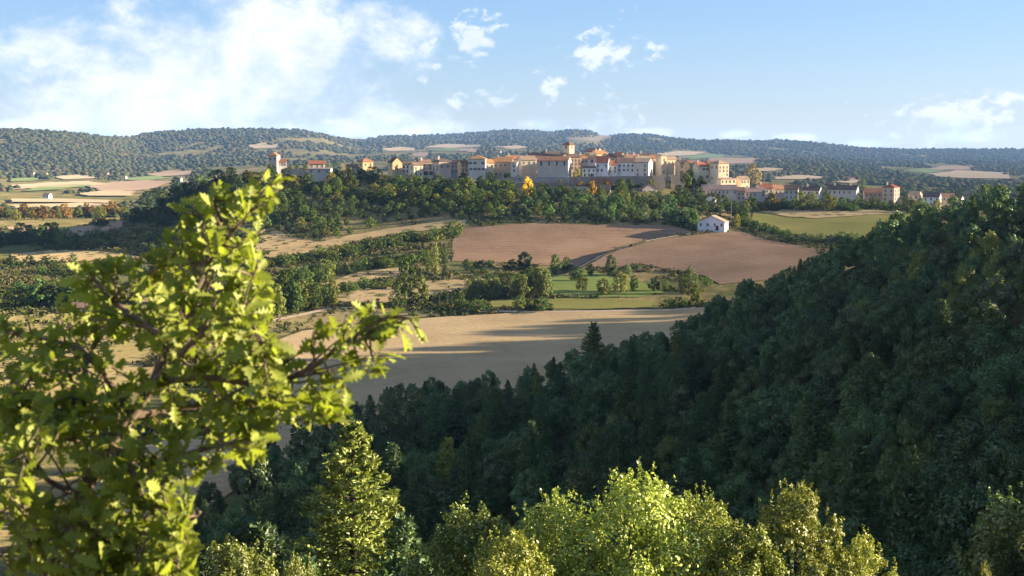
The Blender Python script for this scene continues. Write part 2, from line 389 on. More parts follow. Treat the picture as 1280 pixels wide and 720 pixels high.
drape('ploughed_field', [(565, 327), (566, 300), (580, 286), (640, 281), (700, 280), (780, 282), (856, 284), (868, 292), (800, 302), (755, 316), (722, 333), (700, 333), (655, 330), (610, 328)], SO['plough'], 420)
drape('ploughed_field', [(726, 336), (757, 319), (802, 305), (870, 294), (925, 289), (958, 300), (1020, 312), (1030, 330), (960, 350), (900, 356), (880, 345), (840, 338), (800, 330), (770, 334)], SO['plough'], 420)
drape('path', [(721, 335), (756, 317), (801, 303), (869, 292), (870, 292.5), (801.5, 303.8), (756.6, 317.9), (723, 335.6)], SO['gravel'], 420, 0.28, 4, 5, 0.2)
drape('meadow', [(680, 352), (700, 343), (760, 345), (800, 352), (830, 366), (800, 372), (740, 372), (690, 372)], SO['meadow'], 420)
drape('green_strip', [(610, 384), (614, 376), (680, 374), (760, 374.5), (820, 377), (815, 385), (740, 387), (660, 387)], SO['crop'], 400)
drape('path', [(600, 389.4), (700, 389.4), (815, 387.6), (870, 384.4), (870, 385.8), (815, 389.2), (700, 391), (600, 391)], SO['gravel'], 380, 0.25, 4, 4, 0.1)
drape('sloping_field', [(936, 276), (945, 262), (1000, 258), (1080, 258), (1150, 256), (1160, 282), (1090, 300), (1020, 296), (975, 290)], SO['crop'], 560, 0.25)
drape('dry_field', [(944, 264), (965, 259.5), (1010, 257), (1080, 256.5), (1135, 255), (1132, 268), (1080, 270), (1020, 274), (985, 272)], SO['drygrass'], 700, 0.55)
drape('dry_bank', [(318, 320), (322, 296), (345, 288), (372, 298), (400, 303), (440, 294), (480, 287), (560, 275), (584, 276), (580, 283), (520, 290), (470, 297), (430, 306), (400, 316), (350, 326)], SO['drygrass'], 560, 0.3)
drape('dry_field', [(400, 356), (440, 342), (500, 334), (520, 340), (470, 350), (420, 362)], SO['drygrass'], 440)
drape('dry_field', [(400, 382), (420, 364), (500, 355), (570, 350), (640, 348), (640, 356), (560, 366), (500, 378)], SO['drygrass'], 430)
drape('path', [(300, 411), (340, 400), (410, 385.5), (470, 383), (470, 384.6), (412, 387.6), (342, 402.4), (302, 413.5)], SO['gravel'], 330, 0.28, 4, 4, 0.2)
drape('dry_field', [(14, 318), (60, 313), (150, 316), (180, 322), (120, 326), (14, 329)], SO['drygrass'], 500)
drape('dry_field', [(-40, 290), (14, 283), (90, 284), (150, 276), (155, 284), (100, 296), (14, 296)], SO['pink'], 600)
drape('weedy_field', [(-60, 470), (14, 396), (100, 390), (150, 402), (200, 420), (170, 470), (100, 520), (0, 540)], SO['vine'], 260)
drape('dry_field', [(130, 640), (175, 560), (260, 540), (330, 532), (405, 532), (405, 580), (300, 610), (230, 660), (160, 690)], SO['stubble'], 190)
# far fields
FARF = [('tan', [(14, 232), (60, 229), (110, 227), (150, 231), (90, 234), (14, 238)]), ('pink', [(110, 234), (140, 228), (185, 226), (215, 228), (195, 236), (165, 240), (125, 239)]),
 ('tan', [(100, 243), (140, 238), (170, 241), (165, 246), (110, 246)]), ('green', [(14, 224), (55, 222), (60, 226), (14, 228)]), ('green', [(30, 240), (70, 231), (112, 229), (118, 233), (75, 238)]),
 ('green', [(155, 223), (195, 220), (215, 223), (190, 226), (160, 226)]), ('tan', [(65, 221), (100, 219), (130, 223), (80, 225)]), ('pink', [(180, 218), (215, 214), (245, 214), (240, 219), (200, 221)]),
 ('tan', [(14, 250), (80, 250), (140, 252), (140, 255), (14, 254)]), ('tan', [(14, 258), (100, 255), (150, 257), (110, 261), (14, 262)]),
 ('tan', [(308, 182), (330, 179), (352, 181), (345, 185), (318, 186)]), ('tan', [(478, 186), (500, 184), (520, 185), (512, 189), (484, 189)]), ('pink', [(512, 193), (525, 190), (538, 192), (530, 196), (516, 196)]),
 ('tan', [(525, 184), (560, 180), (600, 181), (602, 184), (560, 185)]), ('green', [(535, 188), (560, 184), (585, 186), (572, 189)]), ('pink', [(572, 188), (590, 185), (600, 188), (592, 191)]), ('tan', [(612, 184), (650, 182), (662, 185), (640, 187)]),
 ('dim', [(706, 172), (760, 169), (768, 172), (735, 177), (712, 176)]), ('tan', [(818, 192), (850, 189), (884, 190), (868, 194), (832, 195)]), ('green', [(850, 197), (880, 193), (905, 193), (892, 198), (862, 200)]),
 ('pink', [(884, 201), (905, 197), (950, 199), (940, 204), (900, 205)]), ('tan', [(960, 222), (1000, 219), (1035, 222), (1010, 225), (968, 225)]), ('tan', [(1040, 228), (1072, 225), (1090, 227), (1065, 230)]),
 ('tan', [(1160, 218), (1195, 213), (1262, 216), (1262, 224), (1200, 223), (1170, 221)]), ('pink', [(1160, 211), (1190, 207), (1225, 209), (1210, 212), (1175, 213)]), ('green', [(1130, 214), (1158, 211), (1180, 214), (1160, 217)]), ('tan', [(930, 213), (955, 210), (985, 212), (960, 215)])]
for kk, pts in FARF:
    drape({'tan': 'stubble_field', 'pink': 'ploughed_field', 'dim': 'heath', 'green': 'pasture'}[kk], pts, SO[kk], 1050, 1.6, 22, 40, 6)
# ------------------------------------------------------------------ trees
def rnd_dirs(n):
    v = RNG.normal(size=(n, 3)); return v / np.linalg.norm(v, axis=1, keepdims=True)
def leaf_quads(P, Nn, size, aspect=1.0, tip=None):
    n = len(P)
    r = rnd_dirs(n) if tip is None else tip
    t = r - Nn * (r * Nn).sum(1, keepdims=True); t /= np.linalg.norm(t, axis=1, keepdims=True) + 1e-9
    b = np.cross(Nn, t)
    a = (size * 0.5)[:, None]; w = a * aspect
    bend = Nn * (size * 0.12)[:, None]
    Q = np.stack([P - t * a - bend, P + b * w * 0.9 + t * a * RNG.uniform(-.3, .3, (n, 1)), P + t * a - bend, P - b * w * 0.9 + t * a * RNG.uniform(-.3, .3, (n, 1))], 1)
    return Q
def quads_mesh(name, Q, mat, extra=None):
    n = len(Q); V = Q.reshape(-1, 3); Fq = np.arange(4 * n).reshape(n, 4)
    return np_mesh(name, V, Fq, [mat])
def broad(seed, Ht=10.0, R=3.6, base=0.22, nl=22, n=1000, leaf=0.5, shape=1.0, mat='leaf', lob=(0.26, 0.42), asp=0.8, sprig=0, zs=1.0):
    global RNG
    RNG = np.random.default_rng(seed)
    cs, rs = [], []
    for i in range(nl):
        t = (i + 0.5) / nl                    # bottom to top
        zz = base * Ht + (0.93 - base) * Ht * t
        env = R * (math.sin(math.pi * min(1, (t * 0.86 + 0.12))) ** 0.65) * (1 if shape == 1 else (1 - t) ** (shape - 1))
        a = i * 2.39996 + RNG.uniform(-.5, .5); q = env * RNG.uniform(0.35, 0.85)
        lr = R * RNG.uniform(*lob) * (1 - 0.35 * t)
        cs.append((q * math.cos(a), q * math.sin(a), zz)); rs.append(lr)
    cs, rs = np.array(cs), np.array(rs)
    # sub-lobes give an uneven outline
    k = RNG.integers(0, nl, nl * 3); d = rnd_dirs(nl * 3); d[:, 2] = np.abs(d[:, 2]) * 0.8
    cs = np.vstack([cs, cs[k] + d * rs[k][:, None] * 0.95]); rs = np.concatenate([rs, rs[k] * RNG.uniform(0.3, 0.55, nl * 3)])
    w = rs ** 2; idx = RNG.choice(len(rs), n, p=w / w.sum())
    d = rnd_dirs(n); d[:, 2] += 0.25; d /= np.linalg.norm(d, axis=1, keepdims=True)
    P = cs[idx] + d * (rs[idx] * RNG.uniform(0.72, 1.12, n))[:, None]
    nn = d * 1.0 + rnd_dirs(n) * (0.42 if mat == 'leafn' else 0.6) + np.array([0, 0, 0.15]); nn /= np.linalg.norm(nn, axis=1, keepdims=True)
    sz = leaf * RNG.uniform(0.65, 1.35, n)
    if sprig:                                # upright shoots give a ragged outline
        k = RNG.choice(len(rs), sprig, p=w / w.sum()); d = rnd_dirs(sprig); d[:, 2] = np.abs(d[:, 2]) + 0.5; d /= np.linalg.norm(d, axis=1, keepdims=True)
        o = cs[k] + d * rs[k][:, None] * .85; g = d * 0.6 + np.array([0, 0, 0.9]) + rnd_dirs(sprig) * .25
        L = RNG.uniform(0.05, 0.15, sprig) * R; m_ = 26
        t = RNG.uniform(0, 1, (sprig, m_)); PP = o[:, None] + g[:, None] * (L[:, None] * t)[..., None] + RNG.normal(0, 1, (sprig, m_, 3)) * (0.022 * R * (1.25 - t))[..., None]
        PP = PP.reshape(-1, 3); q = rnd_dirs(len(PP)) + np.array([0, 0, .3]); q /= np.linalg.norm(q, axis=1, keepdims=True)
        P = np.vstack([P, PP]); nn = np.vstack([nn, q]); sz = np.concatenate([sz, leaf * RNG.uniform(.7, 1.3, len(PP))])
    crown = quads_mesh('crown', leaf_quads(P, nn, sz, asp), M[mat])
    tb = MB(); tr = 0.028 * Ht
    tb.tube([(0, 0, -0.6), (0.05, 0, base * Ht), (-0.05, 0.08, Ht * 0.55), (0.02, 0, Ht * 0.8)], [tr * 1.35, tr, tr * 0.6, tr * 0.2], 7)
    for j in range(6):
        c = cs[min(len(cs) - 1, int(nl * (j + 1) / 7))]; z0 = max(base * Ht * 0.8, c[2] * 0.6)
        tb.tube([(0, 0, z0), (c[0] * .5, c[1] * .5, (z0 + c[2]) / 2), tuple(c)], [tr * 0.45, tr * 0.3, tr * 0.12], 5)
    return tb.mesh('trunk', [M['bark']], True), crown, Ht
def conifer(seed, Ht=12.0, R=2.6, n_wh=26, mat='needle', tuft=0.36, dense=1.0, droop=0.12):
    global RNG
    RNG = np.random.default_rng(seed); P, T, Nn, Sz = [], [], [], []
    tb = MB(); tb.tube([(0, 0, -0.6), (0, 0, Ht * 0.5), (0, 0, Ht * 0.97)], [0.02 * Ht, 0.012 * Ht, 0.012], 7)
    for i in range(n_wh):
        t = (i + 0.3) / n_wh; z = Ht * (0.07 + 0.91 * t)
        L0 = R * (1 - t) ** 0.72 + 0.15
        nb = 7 if t < 0.8 else 5
        for j in range(nb):
            a = 6.2832 * j / nb + i * 0.9 + RNG.uniform(-.3, .3); L = L0 * RNG.uniform(0.68, 1.18)
            up = -droop + 0.45 * t + RNG.uniform(-.08, .12)
            d = np.array([math.cos(a), math.sin(a), up]); e = np.array([0, 0, z])
            if i % 3 == 0 and t < 0.9: tb.tube([tuple(e), tuple(e + d * L * 0.9)], [0.004 * Ht * (1 - t) + 0.012, 0.008], 4)
            m_ = int((10 + 26 * L / R) * dense)
            s = RNG.uniform(0.12, 1.0, m_) ** 0.75
            side = np.cross(d, [0, 0, 1]); lat = RNG.normal(0, 0.20, m_) * L * (1.05 - s * 0.6)
            pp = e + d * (L * s)[:, None] + side * lat[:, None] + np.array([0, 0, 1.0]) * (RNG.normal(0.06, 0.09, m_) + 0.12 * s * s)[:, None]
            tip = d * 0.8 + side * (np.sign(lat) * 0.5)[:, None] + rnd_dirs(m_) * 0.6 + np.array([0, 0, 0.45]); tip /= np.linalg.norm(tip, axis=1, keepdims=True)
            P.append(pp); T.append(tip); Nn.append(rnd_dirs(m_) + np.array([0, 0, 0.5])); Sz.append(tuft * RNG.uniform(0.6, 1.3, m_))
    P, T, Nn, Sz = map(np.concatenate, (P, T, Nn, Sz)); Nn /= np.linalg.norm(Nn, axis=1, keepdims=True)
    crown = quads_mesh('crown', leaf_quads(P, Nn, Sz, 0.42, T), M[mat])
    return tb.mesh('trunk', [M['bark']], True), crown, Ht
VAR = dict(
 far=[broad(100 + i, 10, (3.4, 4.2, 3.8, 4.6, 3.1)[i], 0.16, 15 + 2 * i, 1500, 0.62) for i in range(5)],
 bush=[broad(130 + i, 4, (2.3, 2.8, 2.0)[i], 0.06, 13, 750, 0.42) for i in range(3)],
 poplar=[broad(140 + i, 14, 1.9, 0.06, 30, 1600, 0.5, lob=(0.5, 0.75)) for i in range(2)],
 cypress=[broad(150, 8, 0.75, 0.03, 22, 800, 0.32, lob=(0.6, 0.85))],
 mid=[broad(160 + i, 11, (3.6, 4.2, 3.3, 4.6)[i], 0.2, 18, 8000, 0.32, mat='leafn', lob=(0.28, 0.46), sprig=90) for i in range(4)],
 near=[broad(170 + i, 11, (3.8, 4.4, 3.5)[i], 0.12, 20, 15000, 0.23, mat='leafn', lob=(0.26, 0.44), sprig=160) for i in range(3)],
 lit=[broad(180 + i, 8, (2.7, 3.2, 2.4)[i], 0.02, 70, 46000, 0.088, mat='leafn', lob=(0.13, 0.27), asp=0.62, sprig=520) for i in range(3)],
 pine=[conifer(190 + i, 12, (2.9, 2.5, 3.3)[i], 24 + 2 * i, tuft=0.40, dense=1.5) for i in range(3)],
 bigpine=[conifer(199, 19, 4.4, 36, tuft=0.34, dense=3.6, droop=0.05)])
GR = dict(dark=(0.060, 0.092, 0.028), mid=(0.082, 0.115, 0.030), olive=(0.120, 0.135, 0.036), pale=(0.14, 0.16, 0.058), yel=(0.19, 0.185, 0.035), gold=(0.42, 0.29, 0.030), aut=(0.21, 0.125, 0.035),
 grey=(0.105, 0.132, 0.060), deep=(0.042, 0.066, 0.024), shade=(0.080, 0.132, 0.044), lit=(0.20, 0.23, 0.042), pine=(0.070, 0.112, 0.042), pinel=(0.14, 0.165, 0.035))  # lit and pinel: leaf greens lightened to stand for sun on the crowns
def jit(c, a=0.22):
    f = random.uniform(1 - a, 1 + a); h = random.uniform(-a, a) * 0.2
    return (c[0] * f * (1 + h), c[1] * f, c[2] * f * (1 - h))
def tree(name, var, X, Y, height, label, group, col, cat='tree', wide=1.0, z=None, vi=None):
    vs = VAR[var]; tr, cr, h0 = vs[random.randrange(len(vs)) if vi is None else vi]
    s = height / h0
    o = empty(name, (X, Y, (float(H(X, Y)) if z is None else z) - 0.1), random.uniform(0, 6.28), (s * wide, s * wide, s))
    tag(o, label, cat, group)
    link('trunk', tr, o); link('crown', cr, o, jit(col, 0.3))
    return o
def pxtree(name, var, px, py, hpx, label, col, ymin=235, group=None, cat='tree', wide=1.0, vi=None):
    X, Y, Z = ground_at(px, py, ymin)
    return tree(name, var, X, Y, hpx * mpp(Y), label, group, GR[col] if isinstance(col, str) else col, cat, wide, vi=vi)
# ------------------------------------------------------------------ village
HW = {}
def window_mesh(w, h, shut):
    key = (round(w, 2), round(h, 2), shut)
    if key not in HW:
        b = MB()
        b.box(-w / 2, w / 2, -0.03, 0.06, 0, h, 0)
        for x0, x1 in ((-w / 2 - .14, -w / 2), (w / 2, w / 2 + .14)): b.box(x0, x1, -0.07, 0.06, -.02, h, 1)
        b.box(-w / 2 - .18, w / 2 + .18, -0.09, 0.06, h + .002, h + .2, 1); b.box(-w / 2 - .22, w / 2 + .22, -0.14, 0.06, -.14, -.022, 1)
        b.box(-.03, .03, -0.05, -0.031, 0, h, 1)
        mats = [M['pane'], M['trim']]
        if shut:
            for sx in (-1, 1):
                x = sx * (w / 2 + .145 + w * .26); b.box(x - w * .25, x + w * .25, -0.10, 0.05, 0, h, 2)
            mats.append(M['shut_' + shut])
        HW[key] = b.mesh('window', mats)
    return HW[key]
DOORM = None
def door_mesh():
    global DOORM
    if DOORM is None:
        b = MB(); b.box(-.6, .6, -.05, .05, 0, 2.2, 0); b.box(-.8, -.602, -.1, .05, 0, 2.4, 1); b.box(.602, .8, -.1, .05, 0, 2.4, 1); b.box(-.6, .6, -.1, .05, 2.202, 2.4, 1)
        DOORM = b.mesh('door', [M['wood'], M['trim']])
    return DOORM
CHIM = None
def chimney_mesh():
    global CHIM
    if CHIM is None:
        b = MB(); b.box(-.4, .4, -.35, .35, -1.2, 1.5, 0); b.box(-.5, .5, -.45, .45, 1.502, 1.68, 1); b.tube([(0, 0, 1.68), (0, 0, 2.05)], [.16, .14], 8, 1)
        CHIM = b.mesh('chimney', [M['wall'], M['roof']])
    return CHIM
WC = dict(cream=(0.58, 0.50, 0.375), pale=(0.57, 0.53, 0.46), grey=(0.47, 0.44, 0.40), white=(0.68, 0.66, 0.62), ochre=(0.56, 0.42, 0.23), pink=(0.56, 0.43, 0.335), brown=(0.44, 0.35, 0.265),
          bluewhite=(0.62, 0.63, 0.64), yellow=(0.66, 0.56, 0.38), stone=(0.50, 0.435, 0.345), orange=(0.57, 0.39, 0.235))
RC = dict(terra=(0.31, 0.165, 0.095), orange=(0.37, 0.205, 0.10), brown=(0.19, 0.125, 0.092), dark=(0.115, 0.088, 0.075), red=(0.245, 0.10, 0.065), mauve=(0.23, 0.17, 0.15), tan=(0.33, 0.24, 0.165))
def house(label, x0, x1, ye, yb, Y, depth, roof='side', rise=4.0, rot=0.0, wall='cream', rcol='terra', win=(0, 0), side=(0, 0), shut=None, door=False, chim=0, sink=None, name='stone_house', cat='house', wsize=(0.8, 1.2), group=None, top=0.14, rows_h=None):
    m_ = mpp(Y); a = math.radians(rot)
    Xa, Xb = ray(x0, ye)[0] * Y, ray(x1, ye)[0] * Y
    w = (Xb - Xa) / math.cos(a); ze = zpix((x0 + x1) / 2, ye, Y); h = (yb - ye) * m_
    zb = ze - h
    # facade runs from the left corner; rot > 0 turns the facade towards the right (its left side shows)
    o = empty(name, ((Xa + Xb) / 2, Y, zb), a); tag(o, label, cat, group)
    ca, sa = math.cos(a), math.sin(a)
    gx = [(Xa + Xb) / 2 + lx * ca - ly * sa for lx in (-w / 2, w / 2) for ly in (0, depth)]
    gy = [Y + lx * sa + ly * ca for lx in (-w / 2, w / 2) for ly in (0, depth)]
    low = min(float(H(p, q)) for p, q in zip(gx, gy)) - zb - 0.8
    low = min(low, -1.0) if sink is None else -sink
    r = rise * m_; ov = 0.38; b = MB(); rf = MB(); th = 0.22
    if roof == 'hip':
        b.box(-w / 2, w / 2, 0, depth, low, h)
        x0_, x1_, y0_, y1_ = -w / 2 - ov, w / 2 + ov, -ov, depth + ov
        i = min(w, depth) / 2 + ov; e = 0.0
        if w >= depth: R_ = [(x0_ + i, (y0_ + y1_) / 2, h + r), (x1_ - i + 0.01, (y0_ + y1_) / 2, h + r)]
        else: R_ = [((x0_ + x1_) / 2, y0_ + i, h + r), ((x0_ + x1_) / 2, y1_ - i + .01, h + r)]
        z0 = h + 0.004
        vs = [(x0_, y0_, z0), (x1_, y0_, z0), (x1_, y1_, z0), (x0_, y1_, z0)] + [(p[0], p[1], z0 + th) for p in ((x0_, y0_), (x1_, y0_), (x1_, y1_), (x0_, y1_))] + R_
        fs = [(3, 2, 1, 0), (0, 1, 5, 4), (1, 2, 6, 5), (2, 3, 7, 6), (3, 0, 4, 7)]
        fs += [(4, 5, 9, 8), (5, 6, 9), (6, 7, 8, 9), (7, 4, 8)] if w >= depth else [(4, 5, 8), (5, 6, 9, 8), (6, 7, 9), (7, 4, 8, 9)]
        rf.add(vs, fs)
    elif roof in ('side', 'front', 'shed', 'shedx'):
        ax = 'x' if roof in ('side', 'shed') else 'y'
        B0, B1, A0, A1 = (0, depth, -w / 2, w / 2) if ax == 'x' else (-w / 2, w / 2, 0, depth)
        pk = (B0 + B1) / 2 if roof in ('side', 'front') else B1
        prof = [(B0, low), (B1, low), (B1, h if roof in ('side', 'front') else h + r)] + ([(pk, h + r)] if roof in ('side', 'front') else []) + [(B0, h)]
        b.extrude(prof, ax, A0, A1)
        sl = r / (pk - B0); g = 0.03
        if roof in ('side', 'front'):
            rp = [(B0 - ov, h - ov * sl + g), (pk, h + r + g), (B1 + ov, h - ov * sl + g), (B1 + ov, h - ov * sl + g + th), (pk, h + r + g + th), (B0 - ov, h - ov * sl + g + th)]
        else:
            rp = [(B0 - ov, h - ov * sl + g), (B1 + ov, h + r + ov * sl + g), (B1 + ov, h + r + ov * sl + g + th), (B0 - ov, h - ov * sl + g + th)]
        rf.extrude(rp, ax, A0 - ov * .7, A1 + ov * .7)
    else:
        b.box(-w / 2, w / 2, 0, depth, low, h); rf.box(-w / 2 - .15, w / 2 + .15, -.15, depth + .15, h + .003, h + .35)
    wo = link('wall', b.mesh('wall', [M['wall']]), o, jit(WC[wall], 0.08))
    ro = link('roof', rf.mesh('roof', [M['roof']]), o, jit(RC[rcol], 0.14))
    if chim:
        for q in range(chim):
            cx = w * (-.3 + .55 * q) if roof != 'front' else w * .2
            cz = h + r * (0.75 if roof != 'hip' else 0.7)
            c = link('chimney', chimney_mesh(), ro, jit(WC['cream'], .1), (cx, depth * (.42 if roof in ('side', 'hip') else .3 + .3 * q), cz))
    nr, nc = win
    rh = rows_h or max(1, nr)
    for i in range(nr):
        zz = h * (1 - top) - 1.35 - (i * (h * (1 - top) - 1.35 - 0.9) / max(1, rh - 1) if rh > 1 else 0)
        for j in range(nc):
            xx = -w / 2 + w * (j + 0.5) / nc + random.uniform(-.15, .15)
            if random.random() < 0.1 and nr * nc > 4: continue
            link('window', window_mesh(wsize[0] * random.choice((1, 1, .8)), wsize[1], shut), o, None, (xx, 0, zz))
    sr, sc_ = side
    for i in range(sr):
        zz = h * (1 - top) - 1.35 - (i * (h * (1 - top) - 1.35 - 0.9) / max(1, sr - 1) if sr > 1 else 0)
        for j in range(sc_):
            yy = depth * (j + 0.5) / sc_
            ww = link('window', window_mesh(wsize[0], wsize[1], shut), o, None, (w / 2 if rot <= 0 else -w / 2, yy, zz))
            ww.rotation_euler = (0, 0, math.radians(90 if rot <= 0 else -90))
    if door: link('door', door_mesh(), o, None, (w * .22, 0, 0.02))
    return o
Hs = house
# far left of the ridge
Hs('square pale tower house with small red hipped roof at the far end of the ridge', 335, 346, 194.5, 213, 812, 6.5, 'hip', 4.2, -8, 'stone', 'terra', (3, 2), (2, 1), name='tower_house')
Hs('low house with dark red roof joined to the lone tower house on the ridge', 346.5, 358, 202.5, 212, 815, 7, 'side', 3.5, 16, 'pale', 'red', (1, 3))
Hs('red roof showing over the garden trees beside the long pale wall', 387, 406, 205, 213, 822, 8, 'side', 3.8, 15, 'cream', 'red', (1, 3))
Hs('long grey shed under the garden trees on the wooded ridge', 384, 413, 211.5, 218, 800, 6, 'shed', 1.2, -4, 'grey', 'mauve', (1, 3), cat='shed', name='stone_shed')
Hs('rust roofed house half hidden among autumn trees on the ridge', 434, 449, 210, 219, 815, 8, 'side', 4, 12, 'cream', 'brown', (1, 3))
Hs('small pyramid roofed house standing alone between ridge trees, sunlit wall', 454, 466, 202.5, 214, 815, 5, 'hip', 4.6, 38, 'ochre', 'terra', (1, 2), (1, 1))
# western group
Hs('tall narrow ochre house with a gabled front at the western end of the village', 491, 502.5, 203, 219, 805, 4.5, 'front', 6.0, 38, 'ochre', 'dark', (3, 1), (1, 1))
Hs('low whitewashed house between the tall ochre gable and the yellow block', 503, 515.5, 205.5, 217, 812, 7, 'side', 3.2, -4, 'white', 'brown', (2, 3))
Hs('yellow block house with three rows of small windows, low brown roof', 517.5, 528.5, 206.5, 221, 800, 5, 'side', 3.2, 36, 'yellow', 'brown', (3, 2), (2, 1))
Hs('tall cream house with a balcony front behind the yellow block house', 527, 540.5, 203.5, 215, 811, 6, 'side', 3.6, 36, 'cream', 'brown', (2, 2), chim=1)
Hs('small outhouse with wide dark openings below the tall cream house', 529, 541.5, 214.5, 221.5, 803, 5, 'shed', 1.6, 18, 'cream', 'tan', (1, 2), wsize=(2.4, 2.1), name='outhouse', cat='outhouse', top=0.2)
Hs('sunlit pink villa with dark hipped roof and blue-grey shutters', 549, 563.5, 202.5, 215, 806, 7, 'hip', 4.6, 36, 'pink', 'dark', (1, 2), (2, 2), shut='grey', chim=1, top=0.32)
Hs('grey gabled house in shade just right of the pink villa', 564, 576, 204.5, 217, 812, 8, 'side', 4, -10, 'grey', 'dark', (2, 3))
Hs('little orange fronted house squeezed beside the big pale hip roofed house', 576.5, 585, 203.5, 216, 808, 4, 'side', 3, 34, 'orange', 'brown', (2, 2))
Hs('big pale house with orange hipped roof, upper window row, pale blue shutters below', 586, 606.5, 199, 222, 802, 9.5, 'hip', 5.4, -5, 'pale', 'orange', (2, 4), (2, 1), shut='blue', rows_h=3)
Hs('small tan house under an orange roof against the big pale house', 607, 617.5, 203.5, 222, 806, 4, 'side', 4, 32, 'stone', 'orange', (1, 2), rows_h=2)
Hs('long grey brown house with a long bright orange roof', 617, 640, 202.3, 221, 812, 9.5, 'side', 5.6, -4, 'brown', 'orange', (2, 4), chim=1)
Hs('narrow pale buttress house at the end of the long orange roof', 638.5, 646, 203.5, 222, 803, 5, 'shed', 1.5, -10, 'pale', 'tan', (2, 1), rows_h=3)
Hs('orange roofed house set back over the chestnut tree', 634, 653, 199, 212, 832, 9, 'side', 4.5, 16, 'cream', 'terra', (1, 4), chim=1)
Hs('low gabled house with a small sunlit white end above the chestnut tree', 652, 671, 200, 214, 824, 9, 'side', 4.6, 18, 'cream', 'tan', (1, 3), (1, 1))
# centre
Hs('huge blank bastion house with one bright sunlit corner, orange roof strip', 672, 710, 200.8, 226, 804, 10, 'side', 5.0, -13, 'grey', 'terra', (1, 4), (3, 1), wsize=(0.9, 2.4), rows_h=2, top=0.12)
Hs('dark brown roofed house behind the bastion house, westernmost of the upper roofs', 661, 683, 195.5, 210, 842, 10, 'side', 4.6, 14, 'cream', 'brown', (1, 4), chim=2)
Hs('long dark roofed house behind the bastion house, just below the church tower', 681, 703, 194, 210, 850, 10, 'side', 4.4, 16, 'cream', 'dark', (1, 4), chim=1)
Hs('gabled house facing forward directly right of and below the church tower', 702, 714, 196, 211, 836, 9, 'front', 4.6, 18, 'stone', 'brown', (1, 2), (1, 1))
Hs('tall brown house with three rows of dark windows beneath the church tower', 713.5, 726.5, 196.5, 213, 820, 9, 'side', 4, 18, 'orange', 'brown', (3, 3), rows_h=3)
Hs('pinkish terrace house between the tall brown house and the pale grey one', 726.5, 735, 198.2, 212, 822, 9, 'side', 4.2, 16, 'pink', 'terra', (2, 2), chim=1)
Hs('pale grey terrace house with one big dark window under brown tiles', 735, 744.5, 198.5, 212, 822, 9, 'side', 4.6, -7, 'pale', 'brown', (1, 1), chim=1, wsize=(1.3, 1.5))
Hs('low white house with a dark awning, in front of the pinkish terrace', 728, 744.5, 210, 222, 806, 6, 'shed', 1.8, -6, 'white', 'dark', (2, 3), door=True)
Hs('blue white house with a steep red roof and two rows of windows', 744.8, 760, 203, 221.5, 806, 10, 'side', 7.4, -9, 'bluewhite', 'red', (2, 3), (1, 1), rows_h=3)
Hs('house with the darkest red roof beside the blue white house', 760, 772, 206.3, 221.5, 809, 9, 'side', 5.4, 9, 'white', 'red', (2, 2), rows_h=3)
Hs('wide bluish white house with a vine-hung front in the middle of the rampart row', 772, 793, 202.8, 221.5, 811, 10, 'side', 5, -6, 'bluewhite', 'brown', (2, 4), rows_h=3)
Hs('grey house ending in a bright sunlit flank at the corner of the rampart', 793, 810.5, 203, 221.5, 809, 15, 'side', 4.8, -15, 'pale', 'tan', (3, 2), (3, 3), rows_h=3)
Hs('hilltop manor with a long dark roof, highest roof right of the church tower', 731, 746, 189.5, 205, 858, 12, 'side', 4.2, -20, 'yellow', 'dark', (1, 4), (2, 1))
Hs('hilltop house with a sunlit orange roof beside the dark roofed manor', 745, 759, 192.3, 206, 850, 6, 'side', 4.0, 34, 'yellow', 'orange', (2, 3), chim=1)
Hs('cream gabled house rising above the roofs over the darkest red roof', 774.5, 783.5, 195.5, 206, 838, 6, 'front', 5, 36, 'cream', 'terra', (1, 1))
Hs('brown tiled house left of the cream gable on the upper street', 758, 774, 196.8, 208, 838, 9, 'side', 4.2, 16, 'cream', 'brown', (1, 3), chim=2)
Hs('terracotta roofed house right of the cream gable on the upper street', 784, 799, 197.6, 208, 834, 9, 'side', 4.6, 17, 'cream', 'terra', (1, 3), chim=2)
Hs('large dark roofed house on the skyline of the upper street', 801, 817.5, 196.6, 208, 846, 10, 'side', 5, 15, 'cream', 'dark', (1, 3), chim=1)
Hs('tan roofed house below the large dark roof on the upper street', 797, 816, 199.6, 210, 828, 8, 'side', 4.2, 19, 'cream', 'tan', (1, 3), chim=1)
Hs('orange walled house in the sun behind the grey corner house', 815, 827, 197.8, 212, 836, 5, 'side', 3.8, 36, 'orange', 'terra', (2, 3))
Hs('slim whitish tower house catching the sun near the rampart arch', 826.5, 833.5, 195, 218, 826, 5, 'hip', 1.6, 36, 'yellow', 'tan', (2, 1), name='tower_house')
Hs('low cream house with tan roof right of the slim whitish tower house', 833.8, 848, 199.4, 214, 832, 5, 'side', 3.2, 34, 'yellow', 'tan', (1, 3))
